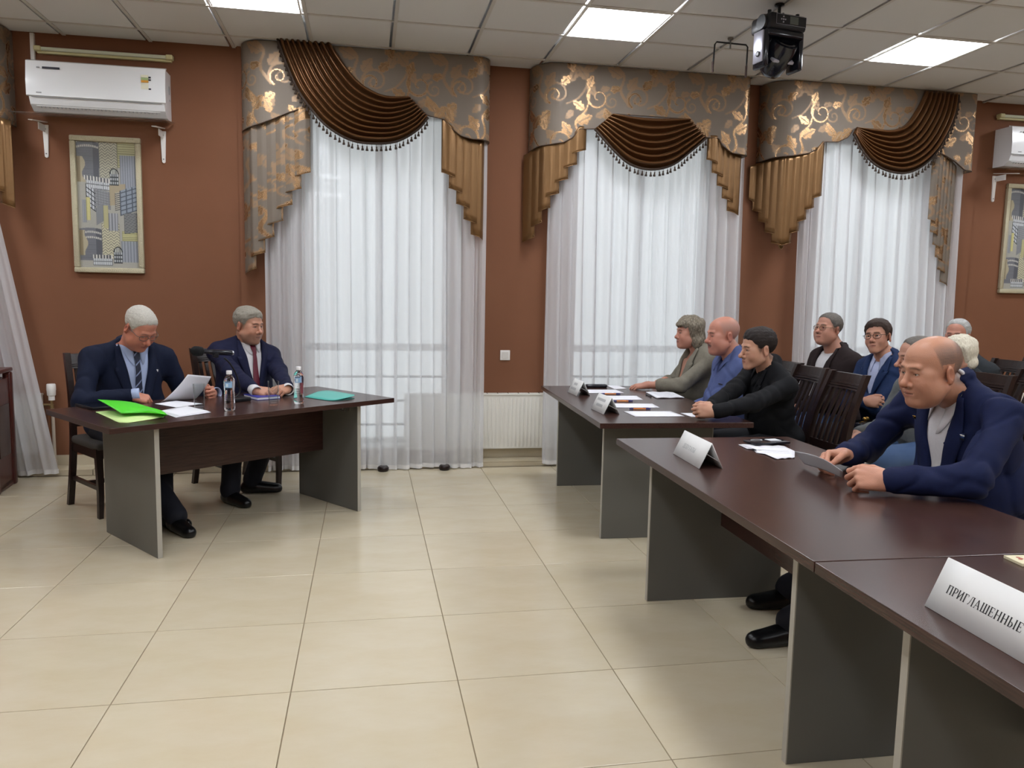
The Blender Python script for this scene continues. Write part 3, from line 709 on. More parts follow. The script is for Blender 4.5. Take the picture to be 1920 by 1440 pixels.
BRASS = M('brass_fitting', '#a08a63', .35, .8); b = MB(); b.lathe([(.011, .50), (.016, .505), (.016, .53), (.010, .535), (.010, .565)], 12); b.tube([(0, 0, .53), (-.08, 0, .53)], .009, 8); b.obj('valve_body', BRASS, vt)
PIPEM = M('painted_pipe', '#c3b7a7', .4, .2); b = MB(); b.tube([(.004, .0, .09), (.004, 0, .50)], .012, 10); b.obj('pipe', PIPEM, vt, True, 50)
b = MB(); b.tube([(-.028, .02, .09), (-.028, .02, .52)], .008, 10); b.obj('copper_pipe', M('copper_pipe', '#9a6a4c', .35, .6), vt, True, 50)
b = MB(); b.lathe([(.020, .042), (.020, .095), (.013, .10)], 12); b.obj('floor_collar', PIPEM, vt)
sw = thing('wall_switch', 'square white switch on the brown wall above the middle radiator', 'switch', tuple(ony(947, 666, YW-.006))); b = MB(); b.box((0, 0, 0), (.085, .012, .085), bev=.004); b.obj('plate', WHITE, sw); b = MB(); b.box((0, -.008, 0), (.055, .006, .055), bev=.002); b.obj('rocker', M('switch_rocker', '#d9d5cf', .4), sw)
for (x, y) in ((718, 879), (831, 875)):
    p = onz(x, y, .0); b = MB(); b.lathe([(.040, 0), (.046, .010), (.046, .030), (.036, .042), (.0, .042)], 18); o = b.obj('furniture_foot', CW, None, True, 40); o.location = (p[0], 6.298, 0); tag(o, 'round dark wooden foot peeping out below the sheer curtain hem', 'foot', 'dark feet under the curtain')
# ---- stage lamp and spare bracket
BLK = M('black_plastic', '#14151a', .35, spec=.5); BLKG = M('black_gloss', '#1a1c24', .15, spec=.6); SILV = M('silver_plastic', '#a9a9b6', .3, .3); DGLASS = M('dark_lens', '#101218', .08, spec=.8)
mx, my, mz = 2.554, 4.772, ZC
mh = thing('moving_head_lamp', 'black moving-head stage lamp hanging from the ceiling', 'stage lamp', (mx, my, mz), .16)
b = MB(); b.lathe([(.030, 0), (.030, -.010), (.010, -.018), (.010, -.06), (.022, -.065), (.022, -.085), (.0, -.085)], 12); b.obj('ceiling_hook', BLK, mh)
b = MB(); b.prism([(-.085, -.085), (.085, -.085), (.06, -.065), (-.06, -.065)], -.03, .03, 'y')
for xx in (-.11, .10): b.tube([(xx, -.05, -.085), (xx, -.05, -.065)], .012, 8)
b.tube([(.03, .0, -.085), (.03, 0, -.05)], .008, 6); b.obj('clamp', BLK, mh)
b = MB(); b.box((0, 0, -.135), (.275, .20, .10), bev=.02); b.lathe([(.0, 0), (.048, .0), (.045, .02), (0, .02)], 16, (-.135, -.03, -.135), Matrix.Rotation(-math.pi/2, 3, 'Y')); base_ = b.obj('base', BLK, mh, True, 40)
b = MB(); b.box((.015, -.1025, -.128), (.225, .004, .062), bev=.001); cp_ = b.obj('control_panel', BLKG, base_)
b = MB(); b.box((.035, -.105, -.128), (.062, .003, .045)); b.obj('display', M('grey_display', '#5d6460', .3), cp_)
b = MB()
for dx, dz in ((0,.016),(0,-.016),(.014,0),(-.014,0),(0,0)): b.lathe([(.005, 0), (.005, .003)], 8, (-.045+dx, -.1045, -.128+dz), Matrix.Rotation(math.pi/2, 3, 'X'))
for s in (-1, 1): b.box((.015, -.1048, -.128+s*.030), (.222, .001, .0015)); b.box((.015+s*.111, -.1048, -.128), (.0015, .001, .060))
b.obj('button', SILV, cp_)
yk = MB()
for s in (-1, 1): yk.box((s*.128, -.01, -.29), (.034, .13, .235), bev=.014)
yk.box((0, -.01, -.20), (.26, .15, .05), bev=.012); yk.obj('yoke', BLKG, mh, True, 45)
b = MB(); b.box((-.149, -.01, -.28), (.012, .095, .19), bev=.005); yp = b.obj('yoke_cover', SILV, mh, True, 40)
b = MB(); b.lathe([(.016, 0), (.018, .006), (.010, .008)], 16, (-.155, -.02, -.325), Matrix.Rotation(-math.pi/2, 3, 'Y')); b.obj('pivot_cap', BLK, yp)
Rh = Matrix.Rotation(.75, 3, 'X')
b = MB(); b.lathe([(.0, -.13), (.055, -.125), (.075, -.10), (.088, -.03), (.092, .05), (.085, .09), (.0, .09)], 22, (0, -.01, -.315), Rh); hd = b.obj('lamp_head', BLKG, mh, True, 50)
b = MB(); b.lathe([(.068, .088), (.070, .096), (.058, .099), (.050, .094), (0, .094)], 22, (0, -.01, -.315), Rh); b.obj('lens', DGLASS, hd, True, 40)
b = MB(); b.box((0, -.01, -.315), (.155, .165, .02), rot=Rh, bev=.006); b.obj('fin_ring', SILV, hd)
ub = thing('lamp_bracket', 'empty black U-shaped lamp bracket fixed to the ceiling', 'bracket', tuple(cpt(0, 0))); ub.location = (2.551, 5.445, ZC)
b = MB(); b.tube([(-.125, 0, -.24), (-.118, 0, -.05), (-.105, 0, -.032), (.12, 0, -.036), (.133, 0, -.05), (.130, 0, -.26)], .006, 7); b.obj('yoke', BLK, ub, True, 60)
for q0, q1 in (((-.125, 0, -.24), (-.128, 0, -.17)), ((.130, 0, -.26), (.131, 0, -.18))): b = MB(); b.tube([q0, q1], .008, 7); b.obj('arm_end', M('dark_red_sleeve', '#3b2622', .6), ub)
b = MB(); b.lathe([(.022, 0), (.018, -.012), (.006, -.016), (.006, -.065), (.010, -.068), (0, -.072)], 12); b.obj('hook', METAL, ub, True, 40)
# ---- lectern and flag at the edge of the frame
LECT = M('red_mahogany', '#3d1512', .28, spec=.5, wood=('#53201a', 6), stretch=(12, 12, 1.2))
lc = thing('lectern', 'dark red mahogany lectern with moulded corner post', 'lectern', (-2.805, 5.94, 0), .10)
b = MB(); b.box((0, .18, .40), (.56, .03, .76)); b.obj('front_panel', LECT, lc)
for s in (-1, 1):
    b = MB(); b.box((s*.285, 0, .40), (.03, .36, .76)); b.obj('side_panel', LECT, lc)
    for yy in (-.18, .18):
        b = MB(); b.box((s*.285, yy, .41), (.055, .055, .82), bev=.012); b.tube([(s*.285, yy-.028, .02), (s*.285, yy-.028, .80)], .014, 8); b.obj('corner_post', LECT, lc, True, 40)
b = MB(); b.box((0, .0, .835), (.62, .44, .028), bev=.008); b.obj('desk_top', LECT, lc)
b = MB(); b.box((0, .0, .03), (.60, .42, .06), bev=.01); b.obj('plinth', LECT, lc)
b = MB(); b.box((.302, 0, .42), (.006, .22, .36)); b.obj('side_inset', WENGE, lc)
REDF = M('red_flag_cloth', '#b31a1f', .7); n = 24
fg = thing('flag', 'red flag hanging beside the sheer curtain behind the lectern', 'flag', (-3.10, 6.24, 0))
b = MB(); b.tube([(0, 0, 0), (0, 0, 2.0)], .014, 10); b.lathe([(.16, 0), (.16, .02), (.03, .05), (.03, .08)], 20); b.obj('pole', BRASS, fg, True, 40)
G = np.array([[(.0+s*(.30+.06*t), .03*math.sin(s*14)-.02, 1.95-1.25*t) for s in np.linspace(0, 1, 30)] for t in np.linspace(0, 1, 20)]); G[..., 0] += np.linspace(0, .05, 20)[:, None]
solidify(link('cloth', gridmesh('cloth', G, REDF), fg), .002)
# ================================================================== people: smooth blended solids, meshed with surface nets
f32 = np.float32
def axis(lo, hi, coarse, fines):
    """grid coordinates: coarse steps, finer inside the given (lo,hi,step) ranges"""
    pts = [lo]; x = lo
    while x < hi:
        st = coarse
        for a, b, h in fines:
            if a <= x < b: st = min(st, h)
            elif x < a < x+st: st = min(st, max(a-x, h))
        x += st; pts.append(x)
    return np.array(pts, f32)
def smin(a, b, k):
    h = np.maximum(k-np.abs(a-b), 0)/k; return np.minimum(a, b)-h*h*(k/4)
def smax(a, b, k): return -smin(-a, -b, k)
def ell(P, c, r):
    x, y, z = (P[0]-c[0]), (P[1]-c[1]), (P[2]-c[2])
    k0 = np.sqrt((x/r[0])**2+(y/r[1])**2+(z/r[2])**2); k1 = np.sqrt((x/r[0]**2)**2+(y/r[1]**2)**2+(z/r[2]**2)**2)+1e-9
    return k0*(k0-1)/k1
def cone(P, a, b, ra, rb):
    a = np.asarray(a, float); b = np.asarray(b, float); d = b-a; L = float(d @ d)+1e-9
    px, py, pz = P[0]-f32(a[0]), P[1]-f32(a[1]), P[2]-f32(a[2])
    t = np.clip((px*f32(d[0])+py*f32(d[1])+pz*f32(d[2]))/f32(L), 0, 1)
    return np.sqrt((px-t*f32(d[0]))**2+(py-t*f32(d[1]))**2+(pz-t*f32(d[2]))**2)-(f32(ra)+f32(rb-ra)*t)
def sph(P, c, r): return np.sqrt((P[0]-f32(c[0]))**2+(P[1]-f32(c[1]))**2+(P[2]-f32(c[2]))**2)-f32(r)
class Field:
    def __init__(s, xs, ys, zs): s.ax = (xs, ys, zs); s.D = np.full((len(xs), len(ys), len(zs)), .3, f32)
    def sl(s, lo, hi):
        return tuple(slice(max(0, np.searchsorted(a, l)-1), min(len(a), np.searchsorted(a, h)+1)) for a, l, h in zip(s.ax, lo, hi))
    def pts(s, S):
        return (s.ax[0][S[0]][:, None, None], s.ax[1][S[1]][None, :, None], s.ax[2][S[2]][None, None, :])
    def blend(s, fn, lo, hi, k):
        S = s.sl(np.asarray(lo)-k-.02, np.asarray(hi)+k+.02)
        if any(q.stop-q.start < 2 for q in S): return
        s.D[S] = smin(s.D[S], fn(s.pts(S)).astype(f32), f32(k))
    def cone(s, a, b, ra, rb, k=.03):
        a = np.asarray(a, float); b = np.asarray(b, float); m = max(ra, rb)
        s.blend(lambda P: cone(P, a, b, ra, rb), np.minimum(a, b)-m, np.maximum(a, b)+m, k)
    def ell(s, c, r, k=.04, R=None):
        c = np.asarray(c, float); m = max(r)
        if R is None: fn = lambda P: ell(P, c, r)
        else: fn = lambda P: ell(loc_pts(P, c, R), (0,0,0), r)
        s.blend(fn, c-m, c+m, k)
    def mesh(s):
        xs, ys, zs = s.ax; D = s.D; I = D < 0
        c = [I[:-1,:-1,:-1], I[1:,:-1,:-1], I[:-1,1:,:-1], I[1:,1:,:-1], I[:-1,:-1,1:], I[1:,:-1,1:], I[:-1,1:,1:], I[1:,1:,1:]]
        n = c[0].astype(np.int8)
        for q in c[1:]: n = n+q
        act = (n > 0) & (n < 8); ii, jj, kk = np.nonzero(act); cid = np.full(act.shape, -1, np.int32); cid[ii, jj, kk] = np.arange(len(ii))
        val = np.stack([D[ii+(b & 1), jj+(b >> 1 & 1), kk+(b >> 2 & 1)] for b in range(8)], 1)
        pos = np.stack([np.stack([xs[ii+(b & 1)], ys[jj+(b >> 1 & 1)], zs[kk+(b >> 2 & 1)]], 1) for b in range(8)], 1)
        acc = np.zeros((len(ii), 3)); cnt = np.zeros(len(ii))
        for a, b in ((0,1),(2,3),(4,5),(6,7),(0,2),(1,3),(4,6),(5,7),(0,4),(1,5),(2,6),(3,7)):
            m = (val[:, a] < 0) != (val[:, b] < 0); t = np.where(m, val[:, a]/(val[:, a]-val[:, b]+1e-12), 0)[:, None]
            acc += np.where(m[:, None], pos[:, a]+(pos[:, b]-pos[:, a])*t, 0); cnt += m
        V = acc/cnt[:, None]; Q = []
        for ax in range(3):
            lo = [slice(None)]*3; hi = [slice(None)]*3; lo[ax] = slice(0, -1); hi[ax] = slice(1, None)
            o = [q for q in range(3) if q != ax]
            for q in o: lo[q] = slice(1, -1); hi[q] = slice(1, -1)
            a, b = I[tuple(lo)], I[tuple(hi)]; p = np.array(np.nonzero(a != b)); fl = a[tuple(p)]
            g = p.copy(); g[o[0]] += 1; g[o[1]] += 1
            def cell(d0, d1):
                e = g.copy(); e[o[0]] -= d0; e[o[1]] -= d1; return cid[tuple(e)]
            q = np.stack([cell(1, 1), cell(0, 1), cell(0, 0), cell(1, 0)], 1)
            if ax == 1: fl = ~fl
            q = np.where(fl[:, None], q, q[:, ::-1]); Q.append(q)
        Q = np.concatenate(Q); Q = Q[(Q >= 0).all(1)]
        return V, Q
def loc_pts(P, c, R):
    """grid points seen in a local frame (columns of R are its axes)"""
    x, y, z = P[0]-f32(c[0]), P[1]-f32(c[1]), P[2]-f32(c[2])
    return tuple((x*f32(R[0, i])+y*f32(R[1, i])+z*f32(R[2, i])) for i in range(3))
def unit(v): v = np.asarray(v, float); return v/(np.linalg.norm(v)+1e-12)
def rot(yaw, pitch, roll):
    """head frame: x right, y forward, z up; yaw turns left, pitch nods down, roll tips to the right ear"""
    a = Matrix.Rotation(yaw, 3, 'Z') @ Matrix.Rotation(-pitch, 3, 'X') @ Matrix.Rotation(roll, 3, 'Y'); return np.array(a)
def tnoise(x, y, z, f, seed=0):
    r = np.random.RandomState(seed); o = 0
    for k in range(5):
        d = unit(r.randn(3))*f*(.7+.7*r.rand()); o = o+np.sin(x*d[0]+y*d[1]+z*d[2]+r.rand()*6.28)
    return o/5
SKINM = M('skin', '#b07a62', .42, attr='tint', sss=.10, spec=.4, bump=(260, .10), mottle=None)
EYEM = M('eye_white', '#d8d2cb', .15, attr='tint', spec=.6)
def hairmat(name, c1, c2, sc=(70, 9, 45), bp=.4): return M(name, c1, .55, spec=.35, wood=(c2, 7), stretch=sc, bump=(9, bp))

def head_field(P, s, pr):
    """signed distance of a head with face, in head coordinates (metres)"""
    fw, fat, nz, jw = pr.get('fw', 1), pr.get('fat', 0), pr.get('nose', 1), pr.get('jaw', 1)
    P = tuple(q/f32(s) for q in P); X = np.abs(P[0]); Q = (X, P[1], P[2])
    d = ell(Q, (0, -.018, .045), (.077, .097, .083))
    d = smin(d, ell(Q, (0, .022, .050), (.066, .067, .062)), .02)
    d = smin(d, ell(Q, (0, .030, -.022), (.063*fw, .062, .082)), .03)
    d = smin(d, cone(Q, (.053*fw*jw, -.002, -.052), (.016, .068, -.100), .021, .017), .03)
    d = smin(d, sph(Q, (0, .078, -.099), .018), .022)
    d = smin(d, sph(Q, (.037*fw, .056, -.034), .029+.006*fat), .03)
    d = smin(d, sph(Q, (.047*fw, .055, .002), .017), .02)
    if fat:
        d = smin(d, ell(Q, (0, .030, -.098), (.050+.008*fat, .042, .020+.012*fat)), .03); d = smin(d, sph(Q, (.045*fw, .035, -.066), .022+.010*fat), .03)
    d = smin(d, cone(Q, (.006, .0905, .0265), (.038, .0815, .029), .0092, .0098), .012)
    d = smax(d, -sph(Q, (.031, .1045, .005), .0215), .010)
    e = (.0315, .0760, .0045); op = pr.get('open', 1.0)
    lid = sph(Q, e, .0150); h = .0044*op*(1-((X-e[0])/.0145)**2); ap = np.minimum(h-np.abs(P[2]-e[2]+.001), P[1]-e[1]+0*X)
    d = smin(d, np.maximum(lid, ap), .005)
    d = smax(d, -cone(Q, (.016, .0960, -.030), (.030, .0850, -.062), .0030, .0022), .010)    # fold beside the mouth
    d = smin(d, ell(Q, (.032, .0835, -.0125), (.015, .008, .0055)), .008)                       # bag under the eye
    d = smin(d, cone(Q, (.017, .0885, .0165), (.046, .0745, .0120), .0045, .0050), .008)        # upper lid fold
    d = smin(d, cone(Q, (0, .090, .018), (0, .107*nz+.004*(nz-1), -.024), .0075, .0105), .010)
    d = smin(d, sph(Q, (0, .1135*nz, -.0310), .0135), .010)
    d = smin(d, sph(Q, (.0148, .0990, -.0370), .0095), .006)
    d = smax(d, -sph(Q, (.0065, .1065, -.0455), .0042), .003)
    d = smin(d, ell(Q, (0, .082, -.066), (.031, .017, .026)), .016)
    d = smin(d, cone(Q, (.023, .0885, -.0655), (.004, .0985, -.0615), .0035, .0055), .005)
    d = smin(d, cone(Q, (.020, .0880, -.0700), (.0, .0965, -.0735), .0040, .0065), .005)
    d = smax(d, -cone(Q, (.024, .0925, -.0672), (0, .1045, -.0672), .0012, .0020), .003)
    if not pr.get('noear'):
        R = np.array(Matrix.Rotation(-.32, 3, 'Z') @ Matrix.Rotation(-.22, 3, 'X')); c = (.0800, -.014, -.004)
        E = loc_pts(Q, c, R); ear = ell(E, (0, 0, 0), (.0085, .0200, .0330)); ear = smax(ear, -ell(E, (.0095, .003, .004), (.0095, .0120, .0215)), .003)
        ear = smin(ear, ell(E, (.001, .008, -.022), (.006, .009, .010)), .006); d = smin(d, ear, .006)
    return d*f32(s)
def head_colour(L, pr):
    """skin tint per vertex, with shade of creases and nostrils painted in; L = head coordinates"""
    x, y, z = np.abs(L[:, 0]), L[:, 1], L[:, 2]; sk = np.array(lin(pr['skin'])); C = np.repeat(sk[None], len(L), 0)
    def mix(w, col):
        nonlocal C
        w = np.clip(w, 0, 1)[:, None]; C = C*(1-w)+np.array(lin(col))*w
    g = lambda c, r: np.exp(-(((x-c[0])/r[0])**2+((y-c[1])/r[1])**2+((z-c[2])/r[2])**2))
    red = pr.get('red', '#b4604c')
    mix(.45*g((0, .11, -.03), (.018, .02, .018)), red); mix(.35*g((.045, .06, -.03), (.025, .03, .025)), red); mix(.35*g((.083, -.012, -.004), (.012, .03, .04)), red)
    lip = np.maximum(np.exp(-((z+.0620)/.0045)**2-(x/.019)**2), np.exp(-((z+.0730)/.0055)**2-(x/.018)**2))*(y > .083); mix(.62*lip, pr.get('lip', '#96504a'))
    mix(.9*np.exp(-((z+.0672)/.0018)**2)*(x < .023)*(y > .086), '#4a2420')  # dark line stands in for the shade between the lips
    mix(.75*np.exp(-((x-.0065)/.004)**2-((z+.0445)/.004)**2)*(y > .095), '#4a2822')  # nostril shade put into the skin colour
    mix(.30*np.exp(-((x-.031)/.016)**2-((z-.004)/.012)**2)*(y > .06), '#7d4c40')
    if pr.get('brow'): mix(pr.get('browk', .8)*np.exp(-((z-.0265-.05*(x-.022)*(x < .035)+.35*np.maximum(0, x-.036))/.0042)**4)*np.clip((x-.010)/.004, 0, 1)*np.clip((.050-x)/.006, 0, 1)*(y > .055), pr['brow'])
    h_ = .0044*pr.get('open', 1)*(1-((x-.0315)/.0145)**2); lash = np.exp(-((np.abs(z-.0035)-h_)/.0016)**2)*(np.abs(x-.0315) < .0145)*(y > .078); mix(.75*lash*(z > .0035)+.35*lash*(z <= .0035), '#2a1a16')
    mix(.22*np.exp(-((z-.062-.006*np.sin(x*60))/.0022)**2-(x/.05)**2)*(y > .05)+.22*np.exp(-((z-.050-.005*np.sin(x*70+1))/.0022)**2-(x/.045)**2)*(y > .05), '#7a4a3c')  # forehead wrinkles drawn as painted shade
    mix(.14*np.exp(-((x-.023-.35*(-.046-z))/.003)**2-((z+.046)/.018)**2)*(y > .075), '#7a4438')  # shade of the fold beside the mouth, painted on
    st = pr.get('stubble')
    if st: mix(.35*np.clip((-.040-z)/.02, 0, 1)*np.clip((y+.01)/.03, 0, 1)*(z > -.13), st)
    mo = pr.get('moustache')
    if mo: mix(.9*np.exp(-((z+.0535+.25*x)/.0062)**4)*np.clip((.030-x)/.006, 0, 1)*(y > .080), mo)
    sc = pr.get('scalp')
    if sc:   # cropped hair: a tint of the scalp with the hairline of the wearer
        hl = np.interp(y, pr['scalp_y'], pr['scalp_z']); w = np.clip((z-hl)/.020, 0, 1)
        if pr.get('bald'): w *= np.clip((np.hypot(x*1.0, 0)-pr['bald']+np.clip((-.045-y), 0, 1)*1.1)/.030, 0, 1)
        w *= ~((np.abs(x-.085) < .014) & (np.abs(z) < .035) & (y > -.035) & (y < .012)); n = .5+.5*tnoise(L[:, 0], L[:, 1], L[:, 2], 900, 2); mix(w*(.62+.25*n)*pr.get('scalp_k', 1), sc)
    return C
HANDPOSE = {'flat': ((6,8,5),)*4, 'relax': ((22,30,16),(26,34,18),(30,36,20),(34,38,20)), 'fist': ((68,84,40),(72,88,44),(74,88,44),(72,84,40)),
            'hold': ((48,62,34),(56,72,40),(62,78,40),(66,80,40)), 'clasp': ((48,58,30),(52,62,32),(54,64,32),(56,62,30)), 'pinch': ((52,44,22),(50,60,30),(56,70,36),(60,74,36)), 'write': ((30,46,22),(44,60,30),(56,70,36),(62,74,36))}
def add_hand(F, W, d, nrm, side, pose, s=1.0, splay=3.0, thumb=None):
    """palm, four jointed fingers of different lengths and a thumb from the side of the palm"""
    y = unit(d); z = unit(np.asarray(nrm)-y*np.dot(nrm, y)); x = np.cross(y, z); ts = -1 if side == 'R' else 1
    R = np.stack([x, y, z], 1); W = np.asarray(W, float)
    def w(p): return W+R @ (np.array(p)*s)
    k = .008
    S = lambda p, q, a, b, kk=k: F.cone(w(p), w(q), a*s, b*s, kk)
    S((0, -.006, 0), (0, .02, 0), .0255, .026, .02)
    kn = [(ts*.031, .090, .002), (ts*.0105, .095, .004), (-ts*.0105, .091, .002), (-ts*.029, .081, -.002)]
    for q in kn: S((q[0]*.55, .016, -.002), (q[0], q[1]-.004, q[2]-.003), .0160, .0118, .014)
    S((ts*.018, .02, -.006), (ts*.026, .062, -.008), .017, .014, .014); S((-ts*.018, .02, -.006), (-ts*.024, .06, -.007), .015, .012, .014)
    Ls = [(.041, .026, .021), (.045, .029, .022), (.041, .027, .022), (.033, .021, .019)]; rr = [.0092, .0095, .0090, .0080]
    tips = []
    for i in range(4):
        p = np.array(kn[i]); a = 0; sp = math.radians((1.5-i)*splay)*ts; r = rr[i]
        for j in range(3):
            a += math.radians(pose[i][j]); dv = np.array([math.sin(sp)*math.cos(a), math.cos(sp)*math.cos(a), -math.sin(a)]); q = p+dv*Ls[i][j]
            S(p, q, r*(1-.07*j), r*(1-.07*(j+1)), .0045); p = q
        tips.append(p)
    th = thumb or ((.030, .022, -.010), (.050, .050, -.022), (.054, .080, -.030), (.048, .104, -.034))
    for j in range(3): S((ts*th[j][0], th[j][1], th[j][2]), (ts*th[j+1][0], th[j+1][1], th[j+1][2]), (.0165, .0118, .0105)[j], (.0122, .0108, .0088)[j], .009 if j == 0 else .005)
    return [w(t) for t in tips], w((ts*th[3][0], th[3][1], th[3][2]))
def two_bone(S, W, l1, l2, pole):
    S, W = np.asarray(S, float), np.asarray(W, float); v = W-S; d = min(np.linalg.norm(v), (l1+l2)*.995); u = unit(v)
    a = (l1*l1-l2*l2+d*d)/(2*d); h = math.sqrt(max(l1*l1-a*a, 0)); p = np.asarray(pole, float); p = unit(p-u*(p @ u)); return S+u*a+p*h
PEOPLE = []
def person(sp):
    """sp in world metres; everything is built in the sitter's own frame (x right, y forward) and parented to the body"""
    fa = math.radians(sp['face']); ox, oy = sp['hip'][:2]; ca, sa = math.cos(fa-math.pi/2), math.sin(fa-math.pi/2)
    def L(p): p = np.asarray(p, float); dx, dy = p[0]-ox, p[1]-oy; return np.array([ca*dx+sa*dy, -sa*dx+ca*dy, p[2]])
    def Ld(v): v = np.asarray(v, float); return np.array([ca*v[0]+sa*v[1], -sa*v[0]+ca*v[1], v[2]])
    g = sp.get('girth', 1.0); fat = sp.get('fat', 0.0); hip = L(sp['hip']); nb = L(sp['nb']); hd = L(sp['head']); hs = sp.get('hs', 1.0)
    HR = rot(math.radians(sp['hyaw']-sp['face']), math.radians(sp.get('hpitch', 0)), math.radians(sp.get('hroll', 0)))
    up = unit(nb-hip); fwd = unit(np.array([0, 1, 0])-up*up[1]); rt = np.cross(fwd, up)
    sw = sp.get('sw', .19); tw = math.radians(sp.get('twist', 0)); rt2 = unit(rt*math.cos(tw)+fwd*math.sin(tw)); drop = sp.get('drop', .055)+.024
    sh = {'R': nb+rt2*sw-up*drop-fwd*.01, 'L': nb-rt2*sw-up*drop-fwd*.01}
    if 'shup' in sp: sh['R'] = sh['R']+up*sp['shup'][0]; sh['L'] = sh['L']+up*sp['shup'][1]
    wr = {}; el = {}
    for k in 'RL':
        h = sp['hands'][k]; wr[k] = (L(h[0]), unit(Ld(h[1])), unit(Ld(h[2])), h[3]); pole = Ld(h[4]) if len(h) > 4 else np.array([.6 if k == 'R' else -.6, -.3, -1.0])
        el[k] = two_bone(sh[k], wr[k][0], sp.get('ua', .30), sp.get('fa', .265), pole); fd = unit(wr[k][0]-el[k]); hd_ = wr[k][1]; ang = math.acos(max(-1, min(1, fd @ hd_))); mxa = math.radians(sp.get('wrist', 38))
        if ang > mxa:
            pr_ = unit(hd_-fd*(fd @ hd_)); hd_ = fd*math.cos(mxa)+pr_*math.sin(mxa)
        wr[k] = (wr[k][0], hd_, wr[k][2], wr[k][3])
    legs = {}
    for k, sg in (('R', 1), ('L', -1)):
        hj = hip+np.array([sg*.095, .02, -.03]); an = sp.get('ankles', {}).get(k); an = L(an) if an is not None else np.array([sg*.13, .40, .075])
        kn = two_bone(hj, an, .43, .43, np.array([sg*.12, .5, 1.0])); legs[k] = (hj, kn, an)
    ctr = lambda t: hip+(nb-hip)*t
    def torso(F, o, k=.06):
        F.ell(hip+np.array([0, -.01, .0]), ((.175+o)*g, .130+o, .120+o), k); F.ell(ctr(.36)+fwd*(.02+.045*fat), ((.160+.028*fat)*g+o, .118+.050*fat+o, .175+o), k)
        F.ell(ctr(.68)+fwd*.010, (.172*g+o, .112+.02*fat+o, .165+o), k, None); F.cone(sh['R']-rt2*.04-up*.02, sh['L']+rt2*.04-up*.02, .050+o, .050+o, .07)
        for s_ in 'RL': F.cone(nb+up*.038-fwd*.012, sh[s_]+up*.006-fwd*.005, .040+o*.55, .044+o*.7, .05)
    # ---- body: one surface from head to shoes
    fh = sp.get('res', .0045); hh = sp.get('hres', .006); fx = [(hd[0]-.105*hs, hd[0]+.105*hs, fh)]; fy = [(hd[1]-.19*hs, hd[1]+.14*hs, fh)]; fz = [(hd[2]-.215*hs, hd[2]+.15*hs, fh)]
    for k in 'RL':
        if wr[k][3] is None: continue
        c = wr[k][0]+wr[k][1]*.08
        for lst, i in ((fx, 0), (fy, 1), (fz, 2)): lst.append((c[i]-.115, c[i]+.115, hh))
    allp = np.array([hip-.25, hip+.25, hd-.17, hd+.17]+[q for k in 'RL' for q in (el[k]-.1, el[k]+.1, wr[k][0]-.13, wr[k][0]+.13, sh[k]+.1, sh[k]-.1, legs[k][1]-.1, legs[k][1]+.1, legs[k][2]-.11, legs[k][2]+.11)])
    lo, hi = allp.min(0), allp.max(0); lo[2] = max(lo[2], .0)
    F = Field(axis(lo[0], hi[0], .022, fx), axis(lo[1], hi[1], .022, fy), axis(lo[2], hi[2], .022, fz))
    torso(F, -.012)
    for k in 'RL':
        F.cone(sh[k], el[k], .048, .040, .04); F.cone(el[k], wr[k][0], .038, .026, .03); hj, kn, an = legs[k]; F.cone(hj, kn, .078, .056, .05); F.cone(kn, an, .052, .038, .04)
    tips = {}
    for k in 'RL':
        if wr[k][3] is None: continue
        ps = wr[k][3]; th = None
        if isinstance(ps, tuple): ps, th = ps
        tips[k] = add_hand(F, wr[k][0], wr[k][1], wr[k][2], k, HANDPOSE[ps], sp.get('hand', 1.0), sp.get('splay', 3.0), th)
    F.cone(hd+HR @ np.array([0, -.030, -.055])*hs, nb+up*.01, .054*sp.get('neck', 1), .064*sp.get('neck', 1), .03)
    pr = sp['headp']
    if 'hair' in sp and 'scalp' not in pr and not pr.get('noear'):   # roots showing through along the hairline
        bc = sp['hair']['mat'].node_tree.nodes['Mix'].inputs[6].default_value if 'Mix' in sp['hair']['mat'].node_tree.nodes else (.2, .2, .2)
        pr.update(scalp=tuple(bc)[:3], scalp_k=.55, scalp_y=sp['hair']['y'], scalp_z=[z-.012 for z in sp['hair']['z']])
    rad = .15*hs; S = F.sl(hd-rad*1.1, hd+rad*1.1); Pl = loc_pts(F.pts(S), hd, HR); F.D[S] = smin(F.D[S], head_field(Pl, hs, pr).astype(f32), f32(.012))
    V, Q = F.mesh(); HL = (V-hd) @ HR/hs
    C = head_colour(HL, pr); far = np.linalg.norm(V-hd, axis=1) > .19*hs; C[far] = np.array(lin(pr.get('handskin', pr['skin'])))
    if tips:
        for k in tips:
            dd = np.min([np.linalg.norm(V-t, axis=1) for t in tips[k][0]+[tips[k][1]]], axis=0); w_ = .30*np.exp(-(dd/.018)**2)[:, None]; C = C*(1-w_)+np.array(lin('#b8654f'))*w_
    body = link('person', npmesh('person', V, Q, SKINM, True, C)); body.location = (ox, oy, 0); body.rotation_euler = (0, 0, fa-math.pi/2)
    tag(body, sp['label'], 'person'); PEOPLE.append(body)
    def part(name, V, Q, mat, smooth=True, attr=None): return link(name, npmesh(name, V, Q, mat, smooth, attr), body)
